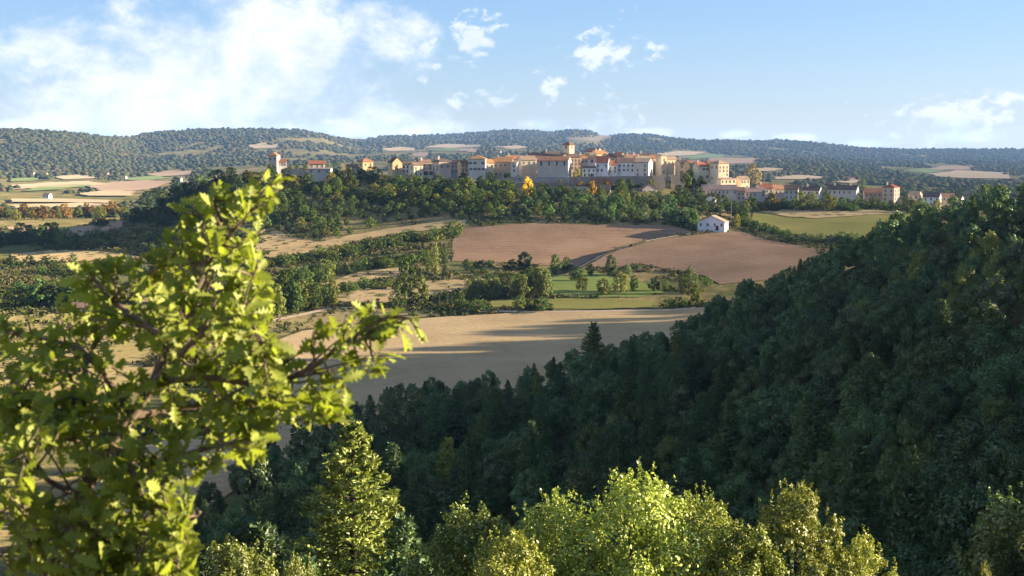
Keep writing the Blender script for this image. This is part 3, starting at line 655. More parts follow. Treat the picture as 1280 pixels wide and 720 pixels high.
# eastern group
Hs('shaded brown house with dark roof behind the two rampart trees', 850, 861.5, 204, 222, 824, 9, 'side', 4, 12, 'brown', 'dark', (1, 2), chim=1)
Hs('tan sunlit house next to the shaded brown house in the eastern group', 861.5, 872.5, 204.6, 222, 818, 5, 'side', 4.2, 34, 'ochre', 'brown', (2, 2))
Hs('white yellow house with dark red roof in the eastern group', 872.5, 887, 207.4, 224, 816, 6, 'side', 4.6, 36, 'yellow', 'red', (2, 3), shut='brown', chim=1)
Hs('narrow pale house under a sloping brown roof in the eastern group', 886.5, 898, 207.6, 224, 820, 6, 'side', 6, 34, 'cream', 'brown', (2, 2))
Hs('large bright house closing the eastern end of the upper village', 897.5, 912, 204.6, 226, 814, 7, 'hip', 4.4, 36, 'yellow', 'tan', (3, 3), (2, 2), rows_h=4)
Hs('low sunlit outbuilding at the foot of the large bright eastern house', 900, 921, 224, 234, 806, 4, 'shed', 1.5, 36, 'yellow', 'tan', (1, 4), name='outbuilding', cat='outbuilding', wsize=(1.1, 1.2))
Hs('small white walled house behind the big plane tree', 925, 938, 224, 236, 816, 5, 'side', 3.5, 36, 'yellow', 'tan', (1, 3))
# below the rampart
Hs('small gabled house standing alone below the rampart, pale front', 803, 822, 236.5, 247, 786, 9, 'front', 6.5, 14, 'stone', 'brown', (2, 3), (1, 1))
Hs('white lean-to with brown roof left of the gabled house below the rampart', 788, 801.5, 238.5, 247, 786, 6, 'shed', 3.2, -4, 'white', 'brown', (1, 3), name='lean_to', cat='lean-to')
Hs('low barn with dark roof and pale wall under the brick faced rampart', 745, 763, 236.8, 245, 784, 8, 'side', 5.2, -6, 'grey', 'dark', (1, 3), name='barn', cat='barn')
# lower hamlet
Hs('low reddish house with white windows at the head of the lower hamlet', 868, 880, 239, 249, 786, 7, 'side', 3, -3, 'brown', 'mauve', (1, 3))
Hs('long bluish shaded house with mauve roof, white windows, lower hamlet', 878, 921, 237, 249, 792, 9, 'side', 5.4, -4, 'grey', 'mauve', (1, 9), chim=1)
Hs('tiny white gabled house among trees below the long bluish house', 882, 894, 249, 258, 768, 6, 'front', 4.5, -22, 'white', 'tan', (1, 2), (1, 1))
Hs('brown house in shade beside the long bluish house', 922, 931, 239, 251, 790, 8, 'side', 4.6, -4, 'brown', 'brown', (2, 2))
Hs('terrace house with mauve tiles between the brown house and the red roofs', 931, 957, 240, 251, 794, 9, 'side', 5, 9, 'grey', 'mauve', (1, 5), chim=2)
Hs('bright red roofed house with a gabled sunlit end, lower hamlet', 951, 967, 235.5, 248, 802, 9, 'side', 5.4, 16, 'cream', 'red', (1, 3), (1, 1), chim=1)
Hs('house with a long pale terracotta roof seen from above, lower hamlet', 968, 984, 237, 249, 806, 12, 'side', 5.2, 20, 'cream', 'terra', (1, 3), (1, 1))
Hs('shaded gabled house right of the long pale terracotta roof', 981, 997, 237, 250, 792, 9, 'side', 5.2, -14, 'grey', 'brown', (2, 3), (1, 1))
Hs('dark roofed house with one sunlit gable half behind the round garden trees', 1004, 1023, 238, 250, 800, 9, 'side', 5, -24, 'grey', 'dark', (1, 4), (1, 1), chim=1)
Hs('long grey farmhouse with two chimneys and a bright white gable end', 1036, 1069, 237, 250, 800, 9.5, 'side', 5.4, -22, 'grey', 'dark', (1, 6), (2, 1), chim=2, name='farmhouse')
Hs('small brown cottage left of the square hip roofed house', 1081, 1102, 241, 251, 812, 8, 'side', 5, -8, 'brown', 'terra', (1, 4))
Hs('square two-faced house with red hipped roof, sunlit right flank', 1104, 1116.5, 234.5, 252, 800, 9.5, 'hip', 4.2, -34, 'pink', 'red', (3, 2), (3, 2), chim=1)
Hs('cottage with a white gable end right of the square hip roofed house', 1136, 1147, 243.5, 253, 806, 8, 'side', 4.2, -32, 'cream', 'tan', (1, 2), (1, 1))
Hs('dark roofed house with blue wall at the eastern end of the hamlet', 1155, 1173, 246, 256, 800, 9, 'side', 5.6, -24, 'bluewhite', 'dark', (1, 3), (1, 1), door=True)
Hs('brown roofed shed between the dark roofed house and the last gable', 1178, 1193, 246, 256, 808, 8, 'side', 4, -10, 'brown', 'terra', (1, 3), name='stone_shed', cat='shed')
Hs('last small house of the hamlet, white gable against the wooded spur', 1190, 1200, 249, 259, 796, 7, 'side', 4.4, -32, 'white', 'brown', (1, 2), (1, 1))
Hs('wide white farmhouse with low gabled front standing alone between the ploughed fields', 873, 905, 277.6, 288, 690, 9, 'front', 7.6, -20, 'bluewhite', 'tan', (1, 4), (1, 2), door=True, name='farmhouse')
# church tower
def tower(label, x0, x1, ye, yb, Y, rot):
    m_ = mpp(Y); a = math.radians(rot); Xa, Xb = u_of(x0) * Y, u_of(x1) * Y
    w = (Xb - Xa); zb = zpix(x0, yb, Y); h = (yb - ye) * m_
    o = empty('church_tower', ((Xa + Xb) / 2, Y, zb), a); tag(o, label, 'tower')
    b = MB(); b.box(-w / 2, w / 2, -w / 2, w / 2, -12, h); b.box(-w / 2 - .12, w / 2 + .12, -w / 2 - .12, w / 2 + .12, h * .62, h * .62 + .3)
    link('wall', b.mesh('wall', [M['wall']]), o, WC['yellow'])
    r = MB(); e = w / 2 + .55
    r.add([(-e, -e, h + .004), (e, -e, h + .004), (e, e, h + .004), (-e, e, h + .004), (-e, -e, h + .3), (e, -e, h + .3), (e, e, h + .3), (-e, e, h + .3), (0, 0, h + 2.3)], [(3, 2, 1, 0), (0, 1, 5, 4), (1, 2, 6, 5), (2, 3, 7, 6), (3, 0, 4, 7), (4, 5, 8), (5, 6, 8), (6, 7, 8), (7, 4, 8)])
    link('roof', r.mesh('roof', [M['roof']]), o, RC['brown'])
    for k_, (x, y, rz) in enumerate([(0, -w / 2, 0), (w / 2, 0, 90), (-w / 2, 0, -90), (0, w / 2, 180)]):
        q = link('belfry_opening', window_mesh(0.9, 1.7, None), o, None, (x, y, h * .72)); q.rotation_euler = (0, 0, math.radians(rz))
tower('square church tower with low pyramid roof, highest building in the village', 705, 715.5, 181.6, 198, 848, -38)
# ramparts, terraces, garden walls
def wall_run(label, pts, Y, thick, col, name='stone_wall', arch=None):
    # pts: (px, y top, y bottom)
    b = MB(); P = []
    for px, yt, yb in pts: P.append((u_of(px) * Y, zpix(px, yt, Y), zpix(px, yb, Y)))
    x0 = P[0][0]; z0 = min(p[2] for p in P)
    top = [(p[0] - x0, p[1] - z0) for p in P]; bot = [(p[0] - x0, p[2] - z0 - 1.5) for p in P]
    if arch:
        ax, ay, ar = u_of(arch[0]) * Y - x0, zpix(arch[0], arch[1], Y) - z0, arch[2] * mpp(Y)
        L = [p for p in bot if p[0] < ax - ar]; R_ = [p for p in bot if p[0] > ax + ar]
        zb = bot[0][1]
        arc = [(ax - ar, zb)] + [(ax + ar * math.cos(t), ay + ar * math.sin(t)) for t in np.linspace(math.pi, 0, 13)] + [(ax + ar, zb)]
        prof = L + arc + R_ + top[::-1]
    else: prof = bot + top[::-1]
    b.extrude(prof, 'x', 0, thick) if False else b.extrude(prof, 'y', 0, thick)
    o = link(name, b.mesh(name, [M['stone']]), None, col, (x0, Y, z0))
    return tag(o, label, 'wall')
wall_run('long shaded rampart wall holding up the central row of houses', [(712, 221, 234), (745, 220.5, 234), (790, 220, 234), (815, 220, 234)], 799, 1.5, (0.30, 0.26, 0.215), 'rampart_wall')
wall_run('sunlit rampart wall pierced by a round dark arch', [(815.5, 219.5, 234), (826, 219.5, 234), (843, 218.5, 234), (846, 222, 234), (854, 230, 236)], 800, 1.8, (0.50, 0.40, 0.26), 'rampart_wall', (834, 224.5, 5.0))  # sun on this wall and the bay below is put into their stone colour
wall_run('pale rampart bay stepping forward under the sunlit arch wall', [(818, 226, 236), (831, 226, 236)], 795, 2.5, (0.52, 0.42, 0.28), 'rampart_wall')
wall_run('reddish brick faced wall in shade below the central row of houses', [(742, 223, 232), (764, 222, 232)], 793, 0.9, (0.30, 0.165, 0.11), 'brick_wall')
wall_run('pale sloping retaining wall left of the yellow tree', [(617, 227, 232), (632, 222, 230), (646, 221, 229)], 796, 0.8, (0.30, 0.28, 0.25))
wall_run('long pale retaining wall at the foot of the bastion house', [(646, 220.5, 226), (680, 221, 227), (712, 222, 228)], 796, 0.9, (0.33, 0.31, 0.28))
wall_run('lower terrace wall of brownish stone behind the yellow tree', [(640, 229, 233), (690, 228, 233), (720, 229, 233)], 789, 0.8, (0.24, 0.20, 0.16))
wall_run('lowest pale terrace wall with shrubs along its foot', [(638, 236, 241), (670, 236, 241), (690, 237, 241)], 783, 0.8, (0.36, 0.32, 0.26))
wall_run('pale garden wall before the low barn, under the rampart', [(710, 234, 238), (726, 233, 238), (745, 234, 238)], 785, 0.8, (0.36, 0.34, 0.30))
wall_run('long low pale garden wall near the lone tower house', [(352, 212, 217), (368, 211, 216), (383, 211.5, 217)], 802, 0.8, (0.42, 0.34, 0.27), 'garden_wall')
# utility pole by the farmhouse
X, Y, Z = ground_at(914, 279, 560)
pb = MB(); hp = 27 * mpp(Y); pb.tube([(0, 0, -1), (0, 0, hp)], [.19, .13], 8)
po = empty('utility_pole', (X, Y, Z)); tag(po, 'tall pale utility pole beside the white farmhouse', 'pole')
link('pole', pb.mesh('pole', [flat_mat('pole_wood', (0.33, 0.31, 0.28))]), po)
pb = MB(); pb.box(-.9, .9, -.2, -.08, hp - .7, hp - .55)
link('crossarm', pb.mesh('crossarm', [M['trim']]), po)
# scattered farmhouses of the plain
for lab, x, y, wpx, c, r_, ym in [
 ('tiny pink farmhouse at the foot of the far western hill', 38, 219.5, 8, 'pink', 'terra', 1500), ('tiny far farmhouse beside dark trees on the western plain', 55, 220.5, 6, 'cream', 'brown', 1500),
 ('far farmhouse with pale wall at the edge of the western woods', 131, 220.5, 7, 'cream', 'terra', 1500), ('far sunlit farmhouse in the middle of the western fields', 153, 224.5, 8, 'yellow', 'tan', 1500),
 ('far bluish barn where the dark wooded ridge meets the plain', 221, 227, 10, 'bluewhite', 'mauve', 1500), ('far hamlet house with white wall near the autumn tree row', 57, 249, 8, 'white', 'mauve', 1300),
 ('far white house alone on the pale slope over the orange roofs', 624, 191.5, 4, 'white', 'terra', 2500), ('far reddish hamlet house in the plain behind the long grey farmhouse', 1058, 226, 7, 'pink', 'terra', 1500),
 ('far pale hamlet house in the plain behind the big plane tree', 1066, 226, 6, 'white', 'red', 1500), ('far house on the eastern plain among pale fields', 1212, 209.5, 6, 'cream', 'terra', 2500)]:
    X, Y, Z = ground_at(x, y, ym); m_ = mpp(Y)
    xx = x
    Hs(lab, xx - wpx / 2, xx + wpx / 2, y - 4.2 * 1500 / max(Y, 1500) - 1, y, Y, 8, 'side', 2.2 * 1500 / max(Y, 1500) + .5, -10, c, r_, (1, 2), (1, 1), name='farmhouse')
# houses in the valley below the camera, half hidden by the oak
Hs('low white house in the valley at the edge of the weedy field', 84, 116, 385, 392, ground_at(100, 392, 300)[1], 8, 'side', 5, -8, 'white', 'brown', (1, 4), name='farmhouse')
Hs('white walled valley house glimpsed between the oak leaves', 196, 232, 366, 380, ground_at(214, 380, 300)[1], 9, 'side', 6, -6, 'white', 'terra', (2, 4), name='farmhouse')
# ------------------------------------------------------------------ vegetation of the village hill and valley
def dist_ok(pts, x, y, d): return all((x - a) ** 2 + ((y - b) * 1.6) ** 2 > d * d for a, b in pts)
def poly_fill(poly, n, hr, cols, label, group, var='far', ymin=560, sep=9, name='broadleaf_tree', cat='tree', wide=(1.05, 1.55), tries=40, avoid=()):
    A = np.array(poly, float); got = []; x0, y0 = A.min(0); x1, y1 = A.max(0); t = 0
    while len(got) < n and t < n * tries:
        t += 1; x, y = random.uniform(x0, x1), random.uniform(y0, y1)
        if not inside(np.array([[x, y]]), A)[0] or not dist_ok(got, x, y, sep): continue
        got.append((x, y))
    for x, y in got:
        c = random.choices([q for q, _ in cols], [w for _, w in cols])[0]
        lab = label[c] if isinstance(label, dict) and c in label else (label['*'] if isinstance(label, dict) else label)
        g = group if lab is None or not isinstance(label, dict) or c not in label else group + ', ' + c
        pxtree(name, var, x, y, random.uniform(*hr), lab, c, ymin, g, cat, random.uniform(*wide))
def row(pts, n, hr, cols, label, group, var='bush', ymin=235, name='hedgerow_bush', cat='bush', wide=(0.9, 1.5), jy=1.5):
    L = [0]
    for a, b in zip(pts, pts[1:]): L.append(L[-1] + math.hypot(b[0] - a[0], b[1] - a[1]))
    for i in range(n):
        d = L[-1] * (i + random.uniform(.15, .85)) / n
        x = np.interp(d, L, [p[0] for p in pts]); y = np.interp(d, L, [p[1] for p in pts]) + random.uniform(-jy, jy)
        c = random.choices([q for q, _ in cols], [w for _, w in cols])[0]
        pxtree(name, var, float(x), float(y), random.uniform(*hr), label, c, ymin, group, cat, random.uniform(*wide))
# wooded ridge, west to east
poly_fill([(160, 282), (182, 262), (205, 248), (232, 236), (255, 228), (300, 226), (305, 262), (290, 282), (240, 288)], 46, (15, 24), [('deep', 5), ('dark', 2)],
  'dark tree in the shaded wood on the western flank of the ridge', 'trees on the shaded western flank', sep=10)
poly_fill([(300, 226), (345, 224), (400, 226), (470, 226), (475, 252), (460, 262), (300, 262)], 40, (15, 23), [('mid', 3), ('dark', 3), ('olive', 2), ('yel', .6)],
  {'*': 'green tree in the upper wood of the ridge, under the lone tower house', 'yel': 'yellowing tree in the upper wood of the ridge, under the lone tower house'}, 'upper ridge trees', sep=10)
poly_fill([(300, 262), (460, 262), (475, 268), (470, 284), (430, 296), (392, 298), (370, 292), (330, 286), (300, 284)], 40, (10, 19), [('dark', 4), ('mid', 3), ('olive', 1)],
  'dark green tree along the lower edge of the ridge wood, above the dry bank', 'lower ridge trees', sep=9)
poly_fill([(476, 238), (520, 236), (600, 240), (640, 248), (640, 262), (600, 262), (540, 258), (476, 258)], 44, (15, 23), [('mid', 3), ('dark', 2), ('olive', 2), ('yel', .7)],
  {'*': 'green tree on the slope below the western houses of the village', 'yel': 'yellowing tree on the slope below the western houses of the village'}, 'trees below the western houses', sep=10)
poly_fill([(476, 258), (540, 260), (600, 262), (655, 262), (660, 272), (590, 275), (540, 272), (476, 280)], 30, (10, 17), [('dark', 4), ('mid', 3), ('grey', 1)],
  'green tree at the foot of the slope, just above the dry bank', 'trees at the foot of the slope', sep=9)
poly_fill([(650, 254), (700, 250), (745, 251), (800, 256), (862, 258), (864, 279), (800, 280), (700, 277), (655, 274)], 62, (10, 19), [('dark', 3), ('shade', 3), ('grey', 2), ('olive', 1)],
  {'*': 'dull green tree in the shaded belt above the ploughed field', 'olive': 'olive green tree in the shaded belt above the ploughed field'}, 'trees in the belt below the rampart', sep=9)
poly_fill([(845, 246), (878, 252), (935, 250), (945, 262), (930, 276), (905, 268), (868, 272), (850, 262)], 26, (11, 19), [('dark', 4), ('deep', 3), ('grey', 2)],
  'dark tree in the hollow between the lower hamlet and the white farmhouse', 'trees in the farmhouse hollow', sep=9)
row([(640, 249), (700, 247), (760, 250), (800, 253), (860, 256)], 22, (11, 16), [('dark', 3), ('shade', 2), ('olive', 1), ('grey', 1)], 'low tree at the top of the shaded belt, under the terrace walls', 'trees at the top of the shaded belt', var='far', ymin=690, name='hedgerow_tree', cat='tree')
row([(838, 281), (855, 284), (868, 283)], 6, (19, 26), [('dark', 3), ('shade', 2)], 'tall dark tree at the top right corner of the ploughed field', 'tall trees at the ploughed field corner', var='far', ymin=600, name='hedgerow_tree', cat='tree', wide=(.9, 1.2))
row([(484, 238), (540, 237), (600, 239), (640, 242)], 17, (14, 19), [('mid', 3), ('dark', 2), ('olive', 2)], 'tree top right under the walls of the western houses', 'trees right under the western houses', var='far', ymin=700, name='hedgerow_tree', cat='tree', wide=(1.1, 1.5))
row([(1030, 264), (1060, 264), (1100, 263), (1130, 264)], 12, (8, 12), [('dark', 2), ('mid', 2), ('olive', 1)], 'garden bush along the foot of the long grey farmhouse', 'garden bushes at the field top', ymin=640, wide=(1.2, 1.7))
row([(335, 216), (352, 218)], 3, (9, 12), [('mid', 1)], 'bush at the foot of the lone tower house', 'bushes at the lone tower house', ymin=740)
row([(715, 236), (745, 235), (790, 236), (815, 237)], 12, (6, 10), [('dark', 2), ('olive', 1), ('aut', 1)], 'shrub growing at the foot of the long shaded rampart', 'shrubs at the rampart foot', ymin=700, wide=(1.2, 1.8))
row([(655, 243), (690, 242), (730, 243), (770, 246), (800, 248)], 12, (9, 14), [('dark', 2), ('mid', 2), ('olive', 1)], 'tree between the terrace walls and the shaded belt', 'trees under the terrace walls', var='far', ymin=700, name='hedgerow_tree', cat='tree', wide=(1.1, 1.5))
row([(930, 260), (960, 262), (1000, 263), (1050, 263), (1100, 262), (1150, 264)], 26, (9, 15), [('dark', 2), ('mid', 3), ('olive', 2)], 'tree hiding the walls of the lower hamlet, along the top of the sloping field', 'trees along the top of the sloping field', var='far', ymin=640, name='hedgerow_tree', cat='tree', wide=(1.1, 1.6))
for x, y, h_, c, lab in [(579, 232, 17, 'dark', 'dark tree against the little orange fronted house'), (613, 233, 18, 'mid', 'green tree at the right corner of the big pale house'), (634, 233, 17, 'dark', 'dark tree under the long bright orange roof'), (649, 233, 14, 'mid', 'green tree at the foot of the narrow buttress house'),
 (700, 236, 12, 'olive', 'olive tree low against the bastion house wall'), (757, 236, 13, 'mid', 'green tree below the blue white house'), (786, 236, 14, 'dark', 'dark tree below the wide bluish white house'), (812, 236, 13, 'olive', 'olive tree at the corner where the sunlit rampart begins'), (857, 238, 24, 'mid', 'tall green tree right of the rampart arch'), (875, 240, 20, 'olive', 'olive tree between the two eastern garden trees')]:
    pxtree('broadleaf_tree', 'far', x, y, h_, lab, c, 700, None, 'tree', random.uniform(1.0, 1.3))
# single village trees
for a in [
 ('big round chestnut tree growing between the village houses, half shaded', 'chestnut_tree', 663, 220, 21, 'gold', 790, 1.0), ('bright golden yellow tree on the terrace below the village wall', 'maple_tree', 659, 246, 25, (0.55, 0.37, 0.03), 760, 0.85),
 ('green tree with two rounded heads against the bastion corner', 'broadleaf_tree', 721, 232, 22, 'olive', 785, 0.8), ('orange brown tree standing in front of the brick faced wall', 'maple_tree', 740, 247, 22, (0.30, 0.17, 0.03), 760, 0.85),
 ('large dark green round tree on the terrace below the central houses', 'broadleaf_tree', 776, 246, 23, 'mid', 760, 1.05), ('dark tree beside the slim whitish tower house', 'broadleaf_tree', 827, 222, 17, 'dark', 790, 0.8),
 ('dark tall tree rising over the rampart arch', 'broadleaf_tree', 845, 226, 25, 'dark', 790, 0.75), ('large green tree below the shaded brown house', 'broadleaf_tree', 862, 236, 25, 'mid', 780, 0.95),
 ('broad golden green tree below the white yellow house', 'broadleaf_tree', 888, 235, 24, (0.20, 0.18, 0.03), 780, 1.1), ('big spreading plane tree with rusty crown beyond the eastern houses', 'plane_tree', 941, 236, 31, (0.20, 0.145, 0.05), 800, 1.0),
 ('dark tree poking up behind the white gable of the long grey farmhouse', 'broadleaf_tree', 1077, 241, 19, 'mid', 805, 0.8), ('yellow bush tree at the corner of the white farmhouse', 'broadleaf_tree', 921, 287, 21, 'yel', 640, 0.7),
 ('dark rounded tree right of the square hip roofed house', 'broadleaf_tree', 1133, 252, 12, 'dark', 780, 1.0), ('blue green tree behind the last houses of the hamlet', 'broadleaf_tree', 1199, 250, 15, 'deep', 800, 1.1), ('dark green tree behind the dark roofed house at the hamlet end', 'broadleaf_tree', 1181, 248, 12, 'deep', 800, 1.2)]:
    X, Y, Z = ground_at(a[2], a[3], a[6])
    tree(a[1], 'far', u_of(a[2]) * a[6] if False else X, Y, a[4] * mpp(Y), a[0], None, GR[a[5]] if isinstance(a[5], str) else a[5], 'tree', a[7])
for x, y, h_, c, lab in [(953, 254, 14, 'olive', 'olive round tree before the bright red roof, lower hamlet'), (964, 256, 17, 'yel', 'yellow green tree before the bright red roof, lower hamlet'), (1000, 259, 22, 'olive', 'tall olive tree first in the row along the top of the sloping field'),
 (1015, 259, 21, 'olive', 'tapering olive tree second in the row along the top of the sloping field'), (1036, 260, 21, 'olive', 'widest olive tree in the row along the top of the sloping field'), (1052, 258, 14, 'dark', 'dark low tree in front of the long grey farmhouse'),
 (1072, 257, 14, 'olive', 'pale bushy tree below the white gable of the long grey farmhouse'), (1090, 257, 14, 'mid', 'green bushy tree in front of the small brown cottage'), (1106, 257, 9, 'olive', 'little tree at the foot of the square hip roofed house'),
 (1134, 262, 18, 'grey', 'grey green tree in front of the cottage with the white gable'), (1150, 262, 17, 'grey', 'grey green tree just left of the blue walled house'), (1172, 262, 15, 'yel', 'yellowish tree in front of the blue walled house'), (980, 258, 13, 'dark', 'dark tree left of the olive row at the field top')]:
    pxtree('broadleaf_tree', 'far', x, y + 5, h_ + 3, lab, c, 700, None, 'tree', 1.1)
row([(928, 264), (945, 264), (975, 263)], 7, (9, 14), [('deep', 2), ('aut', 1)], 'dark hedge bush below the lower hamlet terrace', 'hedge bushes below the hamlet', ymin=600)
row([(925, 280), (950, 288), (985, 300)], 14, (8, 13), [('dark', 3), ('shade', 2)], 'dark bush in the hedge running down from the white farmhouse', 'bushes in the hedge down from the farmhouse', ymin=560)
row([(1000, 302), (1045, 302), (1075, 300)], 9, (9, 13), [('grey', 2), ('shade', 2)], 'grey green bush in the hedge at the foot of the sloping field', 'bushes at the foot of the sloping field', ymin=560)
row([(858, 284), (872, 287)], 3, (12, 16), [('shade', 1)], 'green bush against the left wall of the white farmhouse', 'bushes by the white farmhouse', ymin=600)
row([(640, 243), (700, 244), (735, 246)], 10, (5, 9), [('dark', 2), ('aut', 1), ('olive', 1)], 'shrub on the terraces below the bastion house', 'terrace shrubs', ymin=700)
row([(355, 219), (380, 220), (420, 216), (445, 217)], 9, (11, 18), [('mid', 2), ('olive', 2), ('aut', 1)], 'garden tree between the low houses on the ridge top', 'garden trees on the ridge top', var='far', ymin=740, name='broadleaf_tree', cat='tree')
# valley rows
row([(-20, 275), (60, 274), (155, 271)], 20, (12, 20), [('aut', 3), ('olive', 2), ('yel', 1)], 'russet tree in the autumn coloured row on the western plain', 'trees of the russet row', var='far', ymin=700, name='hedgerow_tree', cat='tree')
row([(-20, 305), (40, 306), (85, 304)], 14, (18, 30), [('shade', 3), ('mid', 2), ('grey', 1)], 'green tree in the clump left of the dry field strip', 'trees in the western clump', var='far', ymin=500, name='hedgerow_tree', cat='tree', jy=4)
row([(120, 284), (128, 283)], 2, (10, 14), [('deep', 1)], 'dark cone shaped bush at the end of the pink field', 'cone bushes at the pink field', ymin=600)
for yy, n, x0, x1 in [(300, 14, 90, 320), (310, 16, 70, 330), (332, 18, 10, 330), (344, 18, 14, 300), (356, 16, 14, 290), (368, 14, 14, 280)]:
    row([(x0, yy), ((x0 + x1) / 2, yy + random.uniform(-3, 3)), (x1, yy - 3)], n, (7, 13), [('mid', 2), ('dark', 2), ('olive', 2), ('grey', 1)], 'scrub bush in the overgrown valley strips west of the ridge', 'valley scrub bushes', ymin=440, wide=(1.0, 1.9), jy=3)
row([(25, 384), (60, 385), (110, 382)], 9, (26, 38), [('shade', 3), ('mid', 1)], 'dense green tree beside the low white valley house', 'trees beside the low white valley house', var='far', ymin=330, name='hedgerow_tree', cat='tree')
row([(300, 400), (350, 396), (400, 384), (418, 380)], 16, (24, 44), [('mid', 3), ('dark', 2), ('olive', 2)], 'tall valley tree along the gravel track', 'tall trees along the gravel track', var='far', ymin=380, name='hedgerow_tree', cat='tree', jy=4, wide=(.7, 1.05))
row([(310, 376), (350, 368), (400, 352), (420, 342)], 18, (18, 32), [('mid', 2), ('dark', 3), ('olive', 1)], 'valley tree in the thicket under the dry bank', 'trees of the thicket', var='far', ymin=440, name='hedgerow_tree', cat='tree', jy=5)
row([(330, 332), (380, 330), (420, 322), (470, 312), (520, 303), (575, 294)], 34, (9, 17), [('mid', 3), ('dark', 3), ('olive', 1)], 'bush in the thick hedge climbing towards the ploughed field', 'bushes of the climbing hedge', ymin=500, wide=(1., 1.5), jy=3)
row([(430, 342), (470, 336), (520, 328), (555, 318)], 18, (8, 15), [('dark', 3), ('mid', 2), ('grey', 1)], 'bush in the second hedge, below the climbing one', 'bushes of the second hedge', ymin=460, jy=3)
row([(425, 366), (460, 362), (500, 360)], 9, (9, 15), [('dark', 3), ('mid', 1)], 'dark bush at the rim of the small dry field', 'bushes at the small dry field', ymin=420, jy=2)
for x, y, h_, v, c, lab, nm, w in [
 (506, 378, 62, 'far', 'mid', 'tallest green tree in the valley centre, before the climbing hedge', 'broadleaf_tree', .62), (524, 381, 40, 'far', 'pale', 'pale willow-like tree at the foot of the tallest valley tree', 'willow_tree', 1.0),
 (498, 384, 28, 'far', 'dark', 'dark round tree left of the pale willow-like tree', 'broadleaf_tree', 1.0), (544, 345, 44, 'poplar', 'pale', 'pale slim poplar at the corner of the ploughed field', 'poplar_tree', 1.0), (556, 343, 38, 'poplar', 'grey', 'greyer slim poplar touching the ploughed field edge', 'poplar_tree', 1.0),
 (535, 340, 30, 'poplar', 'mid', 'shorter green poplar left of the two pale poplars', 'poplar_tree', 1.1), (655, 338, 24, 'far', 'deep', 'wide dark tree on the lower edge of the ploughed field', 'broadleaf_tree', 1.5), (640, 338, 15, 'bush', 'deep', 'low dark bush left of the wide dark tree at the field edge', 'bush', 1.2),
 (612, 334, 9, 'bush', 'deep', 'small round dark bush on the ploughed field edge', 'bush', 1.2), (595, 333, 7, 'bush', 'deep', 'smallest dark bush on the ploughed field edge', 'bush', 1.2), (583, 332, 9, 'bush', 'mid', 'green bush at the left end of the field edge bushes', 'bush', 1.2),
 (548.5, 385, 20, 'cypress', 'deep', 'first of three dark cypresses by the stubble field', 'cypress_tree', 1.0), (558, 386, 20, 'cypress', 'deep', 'middle of three dark cypresses by the stubble field', 'cypress_tree', 1.0), (564.5, 384, 18, 'cypress', 'deep', 'third and shortest dark cypress by the stubble field', 'cypress_tree', 1.0),
 (575, 389, 26, 'far', 'dark', 'dark tree beside the three cypresses', 'broadleaf_tree', 1.0), (598, 390, 16, 'bush', 'dark', 'wide dark bush at the rim of the stubble field', 'bush', 1.7), (650, 385, 16, 'bush', 'mid', 'round bush left of the largest bush on the stubble rim', 'bush', 1.1), (676, 389, 19, 'bush', 'dark', 'largest dark bush on the stubble rim', 'bush', 1.8), (663, 388, 16, 'bush', 'dark', 'dark bush joined to the largest bush on the stubble rim', 'bush', 1.3),
 (763, 346, 28, 'far', 'deep', 'dark rounded tree at the head of the green meadow', 'broadleaf_tree', .85), (776, 366, 28, 'far', (0.17, 0.17, 0.055), 'weeping pale willow on the green meadow', 'willow_tree', 1.0), (755, 369, 22, 'far', 'olive', 'olive dome shaped tree on the green meadow', 'broadleaf_tree', 1.3),
 (792, 365, 22, 'far', 'mid', 'green tree right of the weeping pale willow', 'broadleaf_tree', 1.0), (728, 364, 20, 'far', 'olive', 'pale green small tree left of the olive dome tree', 'broadleaf_tree', 1.1), (694, 343, 26, 'far', 'mid', 'green tree at the top left of the meadow', 'broadleaf_tree', .9), (708, 341, 20, 'far', 'mid', 'second green tree at the top of the meadow', 'broadleaf_tree', 1.1),
 (720, 352, 20, 'far', 'dark', 'dark tree on the upper meadow among paler ones', 'broadleaf_tree', 1.3), (738, 345, 16, 'far', 'mid', 'low green tree between the meadow and the brown field', 'broadleaf_tree', 1.2), (783, 345, 15, 'far', 'grey', 'grey green tree behind the weeping pale willow', 'broadleaf_tree', 1.2), (818, 364, 18, 'far', 'deep', 'dark low tree between meadow and the tall pale poplar', 'broadleaf_tree', 1.3),
 (832, 364, 16, 'far', 'dark', 'dark tree next to the tall pale poplar', 'broadleaf_tree', 1.0), (850, 362, 20, 'cypress', 'deep', 'thin dark cypress right before the tall pale poplar', 'cypress_tree', 1.2), (861, 366, 34, 'far', 'grey', 'tall pale tree standing against the brown field', 'broadleaf_tree', .8), (870, 383, 32, 'far', 'olive', 'loose olive tree by the end of the gravel path', 'broadleaf_tree', .7),
 (850, 385, 15, 'bush', 'dark', 'dark bush at the right end of the gravel path', 'bush', 1.5), (836, 386, 13, 'bush', 'deep', 'dark bush just before the right end of the gravel path', 'bush', 1.5), (884, 357, 12, 'bush', 'mid', 'small bush on the lower edge of the brown field', 'bush', 1.1),
 (88, 440, 40, 'cypress', 'deep', 'dark cypress in the weedy field below the low white valley house', 'cypress_tree', 1.3), (104, 436, 22, 'cypress', 'deep', 'shorter dark cypress in the weedy field', 'cypress_tree', 1.5),
 (190, 277, 16, 'far', 'yel', 'bright yellow green tree alone before the dark western wood', 'broadleaf_tree', 1.0), (228, 276, 14, 'far', 'grey', 'pale grey green tree before the dark western wood', 'broadleaf_tree', 1.1), (247, 276, 13, 'far', 'grey', 'second pale tree before the dark western wood, nearer the oak', 'broadleaf_tree', 1.0)]:
    pxtree(nm, v, x, y, h_, lab, c, 560 if y < 300 else 330 if y > 378 else 420, None, 'bush' if nm == 'bush' else 'tree', w)
